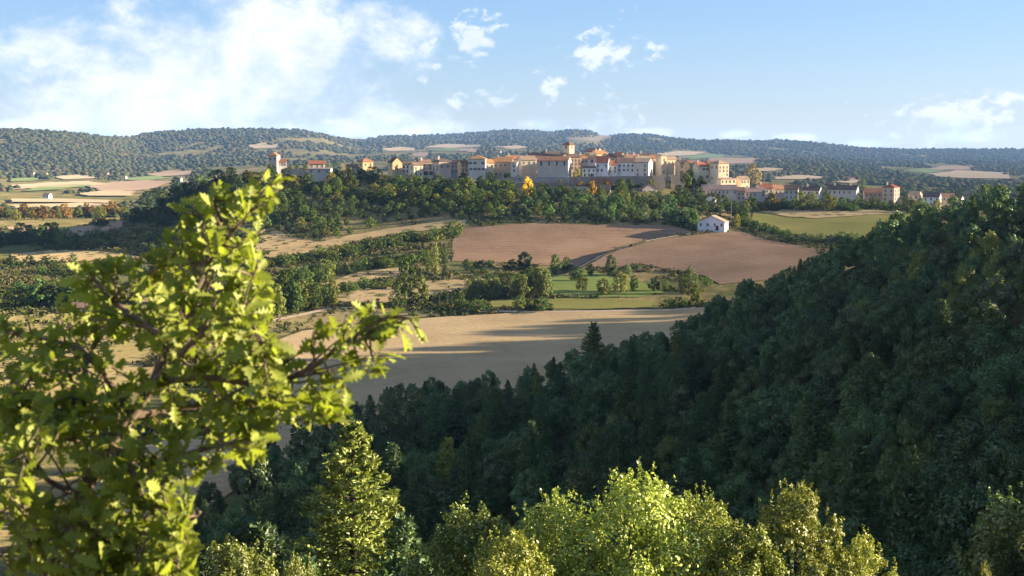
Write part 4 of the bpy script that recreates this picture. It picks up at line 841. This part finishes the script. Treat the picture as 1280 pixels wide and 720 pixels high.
row([(585, 374), (620, 374), (652, 372)], 11, (22, 32), [('pale', 3), ('grey', 2)], 'pale willow in the row before the green strip', 'pale willows before the green strip', var='far', ymin=400, name='willow_tree', cat='tree', wide=(.55, .8))
row([(652, 374), (670, 374), (684, 372)], 6, (30, 42), [('pale', 2), ('olive', 1)], 'taller pale willow at the right end of the willow row', 'taller willows of the willow row', var='far', ymin=400, name='willow_tree', cat='tree', wide=(.6, .8))
row([(590, 362), (630, 358), (680, 346)], 14, (10, 17), [('mid', 2), ('dark', 2)], 'bush in the strip behind the willow row', 'bushes behind the willow row', ymin=420, jy=4)
row([(580, 340), (610, 344), (640, 344)], 8, (6, 10), [('mid', 2), ('dark', 2)], 'low bush just below the ploughed field edge', 'low bushes below the ploughed field', ymin=430, jy=3)
# ------------------------------------------------------------------ the near woods: slope below the camera and the spur
TOPX = [200, 250, 300, 350, 400, 450, 500, 560, 640, 700, 735, 760, 800, 830, 870, 900, 960, 1000, 1060, 1120, 1180, 1266, 1340, 1700]
TOPY = [650, 604, 560, 535, 522, 494, 474, 468, 460, 442, 428, 428, 415, 402, 386, 360, 334, 318, 288, 264, 246, 222, 205, 150]
near = []
random.seed(5)
cand = []
for t in range(80000):
    Y = 70 * (400 / 70) ** (random.random() ** 0.8); px = random.uniform(170, 1345)
    X = u_of(px) * Y
    sp = 4.7 + Y * 0.0085
    key = (int(X // 12), int(Y // 12))
    near.append((X, Y, px, sp))
grid = {}; acc = []
for X, Y, px, sp in near:
    gx, gy = int(X // 10), int(Y // 10); ok = True
    for a in (-1, 0, 1):
        for b in (-1, 0, 1):
            for (p, q) in grid.get((gx + a, gy + b), ()):
                if (p - X) ** 2 + (q - Y) ** 2 < sp * sp: ok = False; break
            if not ok: break
        if not ok: break
    if not ok: continue
    z = float(H(X, Y)); h = random.uniform(6.5, 11.5)
    pine = random.random() < (0.42 if 420 < px < 900 and Y > 120 else 0.14)
    if pine: h *= 1.3
    tx, ty = proj(X, Y, z + h)
    lim = float(np.interp(px, TOPX, TOPY))
    if ty < lim + random.uniform(-2, 10):
        h2 = h * random.uniform(0.62, 0.8); tx, ty = proj(X, Y, z + h2)
        if ty < lim + random.uniform(-2, 8): continue
        h = h2
    if ty > 715: continue
    if abs(px - 437) < 40 and 60 < Y < 112: continue       # the lit pine stands here
    if tx < -20 or tx > 1320: continue
    grid.setdefault((gx, gy), []).append((X, Y)); acc.append((X, Y, px, z, h, pine, ty))
# which show: count candidates by screen size, keep the largest as individuals
acc.sort(key=lambda a: a[1])
def zone(px, ty, Y):
    if Y > 300:
        if px > 1150: return 'along the crest of the wooded spur near the skyline houses'
        if px > 980: return 'along the crest of the wooded spur before the sloping field'
        return 'at the low tip of the wooded spur beside the brown field'
    if px > 1080: return 'on the upper shaded slope of the spur' if ty < 400 else ('halfway down the shaded eastern slope' if ty < 540 else 'at the bottom of the shaded eastern slope')
    if px > 860: return 'on the shaded flank of the spur' if ty < 470 else 'in the shaded hollow below the spur flank'
    if px > 620: return 'at the shaded wood edge below the stubble field' if ty < 500 else 'in the shaded wood just behind the lit oaks'
    if px > 470: return 'at the wood edge bordering the field in shadow' if ty < 560 else 'in the dark wood right of the lit pine'
    return 'in the dark wood left of and behind the lit pine'
n_oak = 0; rest = []
for X, Y, px, z, h, pine, ty in acc:
    zn = zone(px, ty, Y)
    if pine:
        tree('pine_tree', 'pine', X, Y, h, 'dark pine ' + zn, 'pines ' + zn, GR['pine'], 'tree', random.uniform(.85, 1.1), z)
    elif n_oak < 300:
        n_oak += 1
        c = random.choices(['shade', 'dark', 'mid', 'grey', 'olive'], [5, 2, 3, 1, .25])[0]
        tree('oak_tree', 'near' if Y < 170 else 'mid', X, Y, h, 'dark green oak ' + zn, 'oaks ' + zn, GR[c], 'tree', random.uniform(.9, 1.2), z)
    else: rest.append((X, Y, z, h))
print('near wood', len(acc), 'oaks', n_oak, 'rest', len(rest))
if rest:                                     # the smallest, farthest crowns of the spur as one wood
    Vs = []
    src = [np.array([v.co[:] for v in c[1].vertices]).reshape(-1, 4, 3) for c in VAR['mid']]
    for X, Y, z, h in rest:
        Q = src[random.randrange(len(src))][::2]
        s = h / 11; a = random.uniform(0, 6.28); c_, s_ = math.cos(a), math.sin(a)
        ctr = Q.mean(1, keepdims=True); Q = ctr + (Q - ctr) * 1.35
        W = np.stack([(Q[..., 0] * c_ - Q[..., 1] * s_) * s * 1.1 + X, (Q[..., 0] * s_ + Q[..., 1] * c_) * s * 1.1 + Y, Q[..., 2] * s + z], -1)
        Vs.append(W)
    for q in range(420):                     # the wood goes on over the ridge to the east
        Y = random.uniform(60, 640); X = max(0.40 * Y, 45) + 10 + random.random() * 230
        z = float(H(X, Y)); Q = src[q % len(src)][::6]; s = random.uniform(.8, 1.15)
        ctr = Q.mean(1, keepdims=True); Q = ctr + (Q - ctr) * 2.3
        Vs.append(np.stack([Q[..., 0] * s * 1.2 + X, Q[..., 1] * s * 1.2 + Y, Q[..., 2] * s + z], -1))
    o = link('woodland', quads_mesh('woodland', np.concatenate(Vs), M['leafn']), None, GR['shade']); tag(o, 'dense green oak wood covering the far side of the spur', 'woodland', None, 'stuff')
# tree tops on the spur and the slope, sun on many put into leaf colour
def on_canopy(px, top, h):                   # where the canopy of trees H high meets the pixel's ray
    u, t = ray(px, top); Y = np.arange(60.0, 400.0, 0.5); k_ = int(np.argmax(H(u * Y, Y) + h >= t * Y))
    return u * Y[k_], Y[k_]
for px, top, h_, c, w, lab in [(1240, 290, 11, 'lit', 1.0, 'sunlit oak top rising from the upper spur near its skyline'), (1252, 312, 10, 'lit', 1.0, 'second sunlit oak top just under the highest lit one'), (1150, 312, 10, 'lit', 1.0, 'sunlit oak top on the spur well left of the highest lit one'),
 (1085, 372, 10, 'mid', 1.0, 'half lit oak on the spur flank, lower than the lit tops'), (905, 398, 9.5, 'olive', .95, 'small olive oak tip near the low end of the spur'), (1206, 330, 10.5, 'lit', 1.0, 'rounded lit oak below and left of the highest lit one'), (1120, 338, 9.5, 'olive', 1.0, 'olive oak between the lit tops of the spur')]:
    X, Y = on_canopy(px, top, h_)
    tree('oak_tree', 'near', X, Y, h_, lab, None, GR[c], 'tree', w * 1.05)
for px, top, h_, c, w, lab in [(742, 402, 15, 'pinel', 1.5, 'tall pine standing up against the stubble field'), (848, 416, 13, 'pinel', .95, 'lit pine head right of the pine against the stubble field'), (672, 466, 12.5, 'pinel', 1.0, 'small lit pine at the wood edge, left of the tall pine'), (812, 452, 12.5, 'pine', 1.0, 'slim pine just below the lit pine head'),
 (786, 470, 14, 'pinel', 1.2, 'broad pine with pale branch tips under the slim pine'), (620, 490, 13, 'pinel', 1.2, 'broad pine standing one row inside the wood edge'), (905, 452, 13, 'pine', 1.2, 'dark broad pine on the low flank of the spur'), (820, 505, 14, 'pine', 1.3, 'wide layered pine in the middle of the shaded wood'), (735, 486, 14, 'pine', 1.2, 'wide dark pine under the tall pine at the field'),
 (560, 545, 12, 'pinel', 1.1, 'bushy olive pine right of the large lit pine'), (700, 452, 13, 'pine', 1.1, 'dark broad pine left of the tall pine')]:
    X, Y = on_canopy(px, top, h_)
    tree('pine_tree', 'pine', X, Y, h_, lab, None, GR[c], 'tree', w)
for px, top, h_, w, lab in [(735, 530, 10, 1.0, 'oak with lit upright shoots above the bright row'), (770, 518, 10.5, 1.0, 'taller oak with lit upright shoots above the bright row'), (838, 545, 9.5, 1.0, 'half lit oak right of the two with lit upright shoots')]:
    X, Y = on_canopy(px, top, h_)
    tree('oak_tree', 'near', X, Y, h_, lab, None, (0.17, 0.20, 0.04), 'tree', w)
X = u_of(437) * 88
tree('pine_tree', 'bigpine', X, 88, zpix(437, 520, 88) - float(H(X, 88)), 'large golden lit pine standing free in front of the dark wood', None, (0.175, 0.215, 0.045), 'tree', 1.3)
# sunlit oaks at the foot of the picture
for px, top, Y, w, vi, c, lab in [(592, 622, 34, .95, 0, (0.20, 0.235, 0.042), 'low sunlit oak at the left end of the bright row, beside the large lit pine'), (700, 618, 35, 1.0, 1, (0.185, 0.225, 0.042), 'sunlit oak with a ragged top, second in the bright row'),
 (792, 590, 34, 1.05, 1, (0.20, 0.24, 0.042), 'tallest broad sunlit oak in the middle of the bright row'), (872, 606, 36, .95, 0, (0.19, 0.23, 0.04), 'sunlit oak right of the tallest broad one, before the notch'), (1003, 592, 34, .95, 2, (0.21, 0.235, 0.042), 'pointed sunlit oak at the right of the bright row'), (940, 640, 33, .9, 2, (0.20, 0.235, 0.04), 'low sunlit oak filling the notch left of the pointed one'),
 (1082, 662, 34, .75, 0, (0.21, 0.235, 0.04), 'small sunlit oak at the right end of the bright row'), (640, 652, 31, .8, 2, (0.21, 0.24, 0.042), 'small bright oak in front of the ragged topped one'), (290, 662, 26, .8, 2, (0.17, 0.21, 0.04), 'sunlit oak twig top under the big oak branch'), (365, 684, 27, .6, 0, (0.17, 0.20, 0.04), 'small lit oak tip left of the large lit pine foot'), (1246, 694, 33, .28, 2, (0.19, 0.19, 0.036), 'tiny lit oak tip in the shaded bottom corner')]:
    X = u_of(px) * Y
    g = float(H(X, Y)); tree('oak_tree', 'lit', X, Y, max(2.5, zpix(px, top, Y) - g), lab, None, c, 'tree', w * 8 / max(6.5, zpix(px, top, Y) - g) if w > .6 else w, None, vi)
# ------------------------------------------------------------------ far woods of the plain and the hills (beyond counting)
def far_woods():
    global RNG
    RNG = np.random.default_rng(77)
    n = 140000
    px = RNG.uniform(-80, 1360, n); sk = np.interp(px, SKX, SKY)
    py = sk + (272 - sk) * RNG.random(n) ** 1.25 * 1.0 - 0.4
    u = u_of(px); t = np.array([ray(0, b)[1] for b in py]); u = np.array([ray(a, b)[0] for a, b in zip(px, py)])
    rows = np.geomspace(1010, 9800, 420)
    Yh = np.full(n, np.nan)
    for s in range(0, n, 2000):
        uu, tt = u[s:s + 2000, None], t[s:s + 2000, None]
        hit = H(uu * rows[None], rows[None] + 0 * uu) >= tt * rows[None]
        k_ = hit.argmax(1); ok = hit.any(1)
        Yh[s:s + 2000] = np.where(ok, rows[k_], np.nan)
    X = u * Yh; keep = ~np.isnan(Yh)
    P = np.stack([px, py], -1)
    for kk, pts in FARF:
        for q in (0, 1.5, 3.0, 4.5): keep &= ~inside(P - np.array([0, q]), np.array(pts, float))
    dens = fbm(X / 190, Yh / 420, 51, 3)
    plain = Yh < 3400
    keep &= np.where(plain, dens > 0.04 - 0.16 * (px > 860), dens > -0.30)
    keep &= ~((px < 260) & (py > 224) & (py < 265) & (RNG.random(n) < .55))
    X, Y = X[keep], Yh[keep]; Y = Y * RNG.uniform(.985, 1.015, len(Y)); n = len(X)
    Z = H(X, Y)
    # unit clump
    import bmesh
    bm = bmesh.new(); bmesh.ops.create_icosphere(bm, subdivisions=1, radius=1.0)
    base = np.array([v.co[:] for v in bm.verts]); tri = np.array([[v.index for v in f.verts] for f in bm.faces]); bm.free()
    base = base[:]; protos = []
    for j in range(6):
        d = 1 + 0.42 * fbm(base[:, 0] * 1.7 + j * 9, base[:, 1] * 1.7 + base[:, 2] * 2.3 + j, 60 + j, 2)
        b = base * d[:, None]; b[:, 2] = b[:, 2] * 0.68 + 0.4; protos.append(b)
    protos = np.array(protos)
    s = (2.1 + RNG.uniform(0, 1, n) ** 3 * 4.5) * (0.85 + Y / 7500.)
    w = protos[RNG.integers(0, 6, n)] * s[:, None, None]; w[..., 2] *= RNG.uniform(.8, 1.25, n)[:, None]
    a = RNG.uniform(0, 6.28, n); c_, s_ = np.cos(a)[:, None], np.sin(a)[:, None]
    V = np.stack([w[..., 0] * c_ - w[..., 1] * s_ + X[:, None], w[..., 0] * s_ + w[..., 1] * c_ + Y[:, None], w[..., 2] + Z[:, None] - 1.0], -1).reshape(-1, 3)
    Fq = (tri[None] + (np.arange(n) * len(base))[:, None, None]).reshape(-1, 3)
    m, nt, out = new_mat('far_canopy'); k = N(nt); g = k.n('ShaderNodeNewGeometry')
    r1 = g.outputs['Random Per Island']
    col = k.mix(r1, (0.055, 0.068, 0.034), (0.10, 0.105, 0.045)); col = k.mix(k.ramp(r1, 0.9, 0.99), col, (0.16, 0.105, 0.05))
    nz = k.noise(k.pos((0.25, 0.25, 0.25)), 1.0, 4, 0.7); col = k.mix(nz, k.mix(1.0, col, (.55, .55, .55), 'MULTIPLY'), col)
    big = k.noise(k.pos((0.002, 0.002, 0.002)), 1.0, 3); col = k.mix(k.math('MULTIPLY', k.ramp(big, .5, .7), .5), col, (0.12, 0.10, 0.055))
    k.diffuse(col, out, 1.0, nz, 2.0, 0.8)
    o = link('far_woodland', np_mesh('far_woodland', V, Fq, [m], False)); tag(o, 'blue green woods covering the far hills and the plain behind the village', 'woodland', None, 'stuff')
    print('far clumps', n)
far_woods()

# ------------------------------------------------------------------ scrub and tall grass between the fields (beyond counting)
def undergrowth():
    global RNG
    RNG = np.random.default_rng(5); n = 60000
    px = RNG.uniform(-60, 1150, n); Y = 270 * (900 / 270) ** RNG.random(n); X = u_of(px) * Y
    P = np.stack([X, Y], -1); keep = np.ones(n, bool); edge = np.zeros(n, bool)
    for nm, A in OUTL:
        if A[:, 1].min() > 1000: continue
        ins = inside(P, A)
        if nm in ('weedy_field', 'dry_bank', 'dry_field'): keep &= ~(ins & (RNG.random(n) < (.80 if nm == 'weedy_field' else .93)))
        else: keep &= ~ins
    dens = fbm(X / 26, Y / 40, 71, 3)
    keep &= dens > -0.08
    keep &= ~((px > 560) & (Y > 765)) & ~((px > 880) & (Y < 560)) & ~((px > 420) & (px < 900) & (Y < 400))
    X, Y = X[keep], Y[keep]; n = len(X); Z = H(X, Y); m_ = 11
    s = RNG.uniform(.35, 1.0, n) ** 1.5 * 2.0
    d = rnd_dirs(n * m_).reshape(n, m_, 3); d[..., 2] = np.abs(d[..., 2]) * .85
    PP = np.stack([X, Y, Z + .1], -1)[:, None] + d * (s[:, None] * RNG.uniform(.5, 1.05, (n, m_)))[..., None]
    nn = d + rnd_dirs(n * m_).reshape(n, m_, 3) * .6; nn /= np.linalg.norm(nn, axis=-1, keepdims=True)
    Q = leaf_quads(PP.reshape(-1, 3), nn.reshape(-1, 3), np.repeat(s * .75, m_) * RNG.uniform(.6, 1.2, n * m_), .8)
    m, nt, out = new_mat('scrub'); k = N(nt); g = k.n('ShaderNodeNewGeometry')
    p = k.noise(k.pos((.05, .05, .05)), 1, 3); c_ = k.mix(k.ramp(p, .4, .62), (.075, .095, .028), (.17, .15, .055)); c_ = k.mix(g.outputs['Random Per Island'], k.mix(1.0, c_, (.6, .6, .6), 'MULTIPLY'), c_)
    k.diffuse(c_, out)
    o = link('undergrowth', quads_mesh('undergrowth', Q, m)); tag(o, 'rough scrub and tall weeds growing between the valley fields', 'undergrowth', None, 'stuff')
    print('scrub', n)
undergrowth()
# ------------------------------------------------------------------ the oak at the viewer's hand
def p3(px, py, d): u, t = ray(px, py); return Vector((u * d, d, t * d))
def oak_leaf(L):                             # lobed leaf along +y, slightly cupped
    half = [(0, 0.012), (.10, .05), (.17, .13), (.24, .06), (.34, .23), (.43, .085), (.55, .31), (.64, .11), (.76, .27), (.84, .10), (.93, .13), (1.0, 0.0)]
    vs, fs = [], []
    for t, w in half: vs.append((0, t * L, 0.0))
    n = len(half)
    for sgn in (-1, 1):
        for t, w in half: vs.append((sgn * w * L, t * L, 0.09 * L * (w / .25) - 0.14 * L * t * t))
    for i in range(n): vs[i] = (0, vs[i][1], -0.14 * L * half[i][0] ** 2)
    for i in range(n - 1):
        fs.append((i, i + 1, n + i + 1, n + i)); fs.append((i + 1, i, 2 * n + i, 2 * n + i + 1))
    return np.array(vs), np.array(fs)
def fore_oak():
    rs = random.Random(42)
    SK = [ # (points px,py,depth), radius m start,end
     ([(20, 800, 3.5), (70, 700, 3.55), (105, 620, 3.6), (135, 560, 3.65), (165, 520, 3.7), (190, 480, 3.7)], .019, .013),
     ([(190, 480, 3.7), (212, 425, 3.75), (238, 375, 3.8), (264, 330, 3.85), (290, 290, 3.9), (322, 248, 3.95), (352, 217, 3.98)], .011, .004),
     ([(190, 480, 3.7), (255, 472, 3.65), (330, 480, 3.6), (385, 462, 3.6), (430, 430, 3.6), (480, 398, 3.6), (512, 398, 3.58)], .010, .004),
     ([(165, 520, 3.7), (110, 445, 3.8), (62, 425, 3.9), (10, 415, 4.0)], .010, .004),
     ([(135, 560, 3.65), (200, 575, 3.55), (260, 560, 3.5), (305, 550, 3.45)], .012, .004),
     ([(105, 620, 3.6), (165, 650, 3.5), (225, 655, 3.4), (250, 640, 3.35)], .012, .004),
     ([(212, 425, 3.75), (165, 395, 3.85), (130, 365, 3.95), (112, 340, 4.0)], .010, .004),
     ([(385, 462, 3.6), (395, 505, 3.55), (412, 535, 3.5)], .006, .003),
     ([(238, 375, 3.8), (290, 360, 3.75), (318, 345, 3.7)], .008, .004),
     ([(264, 330, 3.85), (215, 330, 3.95), (180, 345, 4.0)], .008, .004),
     ([(290, 290, 3.9), (272, 262, 3.95), (268, 238, 3.98)], .006, .003),
     ([(190, 480, 3.7), (250, 420, 3.6), (300, 395, 3.5), (330, 430, 3.45)], .010, .004),
     ([(135, 560, 3.65), (70, 540, 3.8), (10, 520, 3.9)], .012, .005),
     ([(70, 700, 3.55), (30, 640, 3.7), (-20, 600, 3.8)], .010, .005), ([(105, 620, 3.6), (122, 660, 3.5), (150, 700, 3.4)], .008, .004), ([(70, 700, 3.55), (100, 735, 3.4), (160, 735, 3.3), (205, 715, 3.3)], .008, .004), ([(-20, 690, 3.6), (40, 680, 3.45), (85, 665, 3.4)], .008, .004), ([(135, 560, 3.65), (165, 590, 3.5), (180, 625, 3.4)], .008, .004), ([(110, 445, 3.8), (100, 490, 3.7), (85, 520, 3.65)], .007, .003), ([(105, 620, 3.6), (60, 600, 3.5), (30, 560, 3.4)], .010, .004),
     ([(165, 520, 3.7), (230, 510, 3.8), (290, 500, 3.85), (340, 505, 3.9)], .010, .004),
     ([(70, 700, 3.55), (130, 690, 3.45), (190, 700, 3.4), (225, 690, 3.35)], .010, .004), ([(62, 425, 3.9), (40, 470, 3.8), (20, 500, 3.75)], .007, .003)]
    SIL = np.array([(-60, 385), (60, 395), (92, 335), (120, 330), (150, 305), (190, 290), (225, 250), (248, 222), (300, 236), (335, 218), (362, 222), (340, 255), (332, 290), (330, 330), (345, 368), (330, 415), (372, 440), (398, 405), (440, 382), (480, 376), (516, 392), (535, 425),
                    (495, 462), (440, 485), (432, 525), (392, 532), (345, 528), (338, 562), (308, 580), (262, 590), (235, 640), (245, 700), (230, 780), (-60, 780)], float)
    def allowed(v): return bool(inside(np.array([proj(*v)]), SIL)[0])
    inside_sil = allowed
    wood = MB(); LV, LF = [], []; base = [oak_leaf(1.0)]
    nb = 0; tips = []
    for pts, r0, r1 in SK:
        P = [p3(*p) for p in pts]
        # smooth resample
        Q = []
        for i in range(len(P) - 1):
            a, b = P[max(0, i - 1)], P[min(len(P) - 1, i + 2)]
            for k_ in range(5):
                t = k_ / 5; m1, m2 = (P[i + 1] - a) * .5, (b - P[i]) * .5
                Q.append((2 * t ** 3 - 3 * t * t + 1) * P[i] + (t ** 3 - 2 * t * t + t) * m1 + (-2 * t ** 3 + 3 * t * t) * P[i + 1] + (t ** 3 - t * t) * m2)
        Q.append(P[-1]); n = len(Q)
        wood.tube(Q, [r0 + (r1 - r0) * i / (n - 1) for i in range(n)], 8)
        trunk = r0 > .018
        for i in range(6 if trunk else 2, n):
            if trunk and i < 6: continue
            for _ in range(1 if trunk else 2):
                d0 = (Q[i] - Q[i - 1]).normalized()
                v = Vector((rs.gauss(0, 1), rs.gauss(0, 1) * .8, rs.gauss(0.15, 1))).normalized()
                dr = (d0 * .8 + v).normalized(); L = rs.uniform(.05, .17) * (0.75 if i > n - 5 else 1)
                e = Q[i] + dr * L
                if not inside_sil(e): continue
                mid = Q[i] + dr * L * .5 + v * .012
                wood.tube([Q[i], mid, e], [.0035, .0028, .0018], 5)
                tips.append((e, dr, rs.randint(4, 6))); tips.append((mid, dr, rs.randint(0, 2)))
        tips.append((Q[-1], (Q[-1] - Q[-2]).normalized(), 6))
    bv, bf = base[0]
    for e, dr, k_ in tips:
        pxx, pyy = proj(*e)
        for _ in range(k_):
            v = Vector((rs.gauss(0, 1), rs.gauss(0, 1), rs.gauss(0.0, .8))).normalized()
            ax = (dr * .75 + v * 1.0 + Vector((0.1, 0, 0.0))).normalized()
            nn = Vector((rs.gauss(.55, .7), rs.gauss(-.35, .7), rs.gauss(.5, .6))); nn = (nn - ax * nn.dot(ax)).normalized(); xx = ax.cross(nn)
            L = rs.uniform(.036, .074); o = e + dr * rs.uniform(-.03, .005) + v * .006
            if not allowed(o + ax * L * .6): continue
            R_ = np.array([xx, ax, nn]); w = bv * np.array([L, L, L * rs.uniform(.4, 1.5)])
            LV.append(w @ R_ + np.array(o)); LF.append(bf + nb); nb += len(bv)
    V = np.concatenate(LV); Fq = np.concatenate(LF)
    o = empty('oak_sapling', p3(20, 800, 3.5)); tag(o, 'out of focus oak branch full of sunlit lobed leaves right in front of the viewer', 'oak branch')
    o.location = (0, 0, 0)
    w_ = link('trunk', wood.mesh('trunk', [M['barkl']], True), o)
    l_ = link('foliage', np_mesh('foliage', V, Fq, [M['leafb']], True), o, (0.25, 0.29, 0.048))
    print('fore leaves', len(LV))
fore_oak()
# ------------------------------------------------------------------ air
x0, x1, y0, y1, z0, z1 = -16300.0, 16300.0, -16300.0, 16300.0, -330.0, 190.0
hb = MB(); hb.box(x0, x1, y0, y1, z0, z1)
m, nt, out = new_mat('haze'); k = N(nt)
pv = k.n('ShaderNodeVolumePrincipled'); pv.inputs['Color'].default_value = (0.28, 0.52, 1.0, 1); pv.inputs['Density'].default_value = 2.3e-5; pv.inputs['Anisotropy'].default_value = 0.0
nt.links.new(pv.outputs[0], out.inputs['Volume'])
ho = link('haze', hb.mesh('haze', [m])); tag(ho, 'thin blue summer haze filling the valley air', 'haze', None, 'stuff')
# ------------------------------------------------------------------ light and sky
SUN_EL, SUN_AZ = math.radians(13.2), math.radians(84.0)     # azimuth clockwise from +Y
sv = Vector((math.cos(SUN_EL) * math.sin(SUN_AZ), math.cos(SUN_EL) * math.cos(SUN_AZ), math.sin(SUN_EL)))
sl = bpy.data.lights.new('sun', 'SUN'); sl.energy = 5.0; sl.angle = math.radians(0.53); sl.color = (1.0, 0.84, 0.64)
so = bpy.data.objects.new('sun', sl); COL.objects.link(so); so.rotation_euler = (-sv).to_track_quat('-Z', 'Y').to_euler()
W = bpy.data.worlds.new('World'); S.world = W; W.use_nodes = True
nt = W.node_tree; nt.nodes.clear(); k = N(nt)
sky = k.n('ShaderNodeTexSky', sky_type='NISHITA'); sky.sun_disc = False; sky.sun_elevation = SUN_EL; sky.sun_rotation = SUN_AZ
sky.altitude = 300; sky.air_density = 1.0; sky.dust_density = 0.2; sky.ozone_density = 4.0
tc = k.n('ShaderNodeTexCoord'); sx = k.n('ShaderNodeSeparateXYZ'); nt.links.new(tc.outputs['Generated'], sx.inputs[0])
az = k.math('ARCTAN2', sx.outputs[0], sx.outputs[1]); el = k.math('ARCSINE', sx.outputs[2])
cx = k.n('ShaderNodeCombineXYZ'); k.set(cx, 0, az); k.set(cx, 1, k.math('MULTIPLY', el, 1.35)); k.set(cx, 2, 0.37)
n1 = k.noise(cx.outputs[0], 13.0, 10, 0.6, 0.35); n2 = k.noise(cx.outputs[0], 48.0, 6, 0.65)
def cloud(px, py, rx, ry, dens):
    u, t = ray(px, py); a0 = math.atan(u); e0 = math.atan(t / math.hypot(1, u))
    dx = k.math('MULTIPLY', k.math('SUBTRACT', az, a0), F / rx); dy = k.math('MULTIPLY', k.math('SUBTRACT', el, e0), F / ry)
    d = k.math('SQRT', k.math('ADD', k.math('MULTIPLY', dx, dx), k.math('MULTIPLY', dy, dy)))
    return k.math('MULTIPLY', k.math('SUBTRACT', dens, d), 1.1)
CL = [(300, 95, 200, 100, 1.3), (390, 60, 110, 60, 1.0), (200, 130, 200, 50, 1.1), (100, 165, 150, 28, 1.0), (470, 140, 110, 50, .9), (330, 160, 330, 22, 1.0), (60, 60, 170, 90, .72),
      (680, 155, 44, 13, .95), (810, 166, 55, 10, .9), (1205, 170, 76, 16, .85), (1085, 180, 60, 10, .9), (1000, 172, 40, 9, .8), (920, 168, 30, 9, .8)]
cov = None
for c in CL:
    q = cloud(*c); cov = q if cov is None else k.math('MAXIMUM', cov, q)
dens = k.math('ADD', cov, k.math('MULTIPLY', k.math('SUBTRACT', k.math('MULTIPLY_ADD', n2, 0.35, k.math('MULTIPLY', n1, 0.9)), 0.62), 2.3))
n3 = k.noise(cx.outputs[0], 95.0, 9, 0.62, 0.4); covs = None
for c in [(590, 46, 44, 34, 1.0), (534, 60, 30, 40, .75), (755, 62, 80, 50, .72), (690, 112, 26, 26, .75), (600, 128, 70, 24, .75), (765, 152, 50, 30, 1.0), (1195, 148, 84, 34, 1.05)]:
    q = cloud(*c); covs = q if covs is None else k.math('MAXIMUM', covs, q)
ds = k.math('ADD', covs, k.math('MULTIPLY_ADD', k.math('SUBTRACT', n3, 0.5), 4.0, k.math('MULTIPLY', k.math('SUBTRACT', n2, 0.5), 2.5)))
alpha2 = k.math('MULTIPLY', k.ramp(ds, 0.15, 1.0), 0.72)
alpha = k.math('MULTIPLY', k.ramp(dens, 0.05, 0.75), 0.9)
shade = k.ramp(k.math('MULTIPLY_ADD', n2, 0.4, k.math('MULTIPLY', n1, 0.6)), 0.36, 0.62)
ccol = k.mix(shade, (2.7, 3.3, 4.2), (4.5, 4.6, 4.7))
sk1 = k.mix(1.0, sky.outputs[0], (0.92, 0.93, 1.21), 'MULTIPLY')
skyc = k.mix(1.0, sk1, k.mix(1.0, (1.0, 1.0, 1.0), k.mix(1.0, sk1, (0.075, 0.075, 0.075), 'MULTIPLY'), 'ADD'), 'DIVIDE')
alpha = k.math('MAXIMUM', alpha, alpha2)
col = k.mix(alpha, skyc, ccol)
# unseen bright cloud bank, added behind the viewer as soft fill light
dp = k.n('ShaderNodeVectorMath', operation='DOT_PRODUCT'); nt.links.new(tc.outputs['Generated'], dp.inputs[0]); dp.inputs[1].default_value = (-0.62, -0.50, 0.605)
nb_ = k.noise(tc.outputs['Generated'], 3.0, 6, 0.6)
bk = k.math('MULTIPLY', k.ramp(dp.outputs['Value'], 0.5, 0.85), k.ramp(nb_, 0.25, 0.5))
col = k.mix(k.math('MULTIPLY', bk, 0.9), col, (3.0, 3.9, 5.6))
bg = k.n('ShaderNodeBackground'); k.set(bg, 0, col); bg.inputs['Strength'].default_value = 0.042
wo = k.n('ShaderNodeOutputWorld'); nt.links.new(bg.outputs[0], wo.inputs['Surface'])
# ------------------------------------------------------------------ camera, render
cam = bpy.data.cameras.new('camera'); co = bpy.data.objects.new('camera', cam); COL.objects.link(co)
cam.sensor_width = 36.0; cam.lens = 36.0 * F / 1280.0; cam.clip_start = 0.05; cam.clip_end = 60000
co.location = (0, 0, 0); co.rotation_euler = (math.pi / 2 - TH, 0, 0)
cam.dof.use_dof = True; cam.dof.focus_distance = 420.0; cam.dof.aperture_fstop = 8.0
S.camera = co
S.view_settings.view_transform = 'Standard'; S.view_settings.look = 'None'; S.view_settings.exposure = 2.56; S.view_settings.gamma = 1.0; S.view_settings.use_curve_mapping = False
S.render.engine = 'CYCLES'; cy = S.cycles
cy.max_bounces = 6; cy.diffuse_bounces = 2; cy.glossy_bounces = 1; cy.transmission_bounces = 3; cy.volume_bounces = 0; cy.transparent_max_bounces = 4
cy.use_denoising = True; cy.caustics_reflective = False; cy.caustics_refractive = False; cy.sample_clamp_indirect = 4
W.cycles.sampling_method = 'MANUAL'; W.cycles.sample_map_resolution = 512
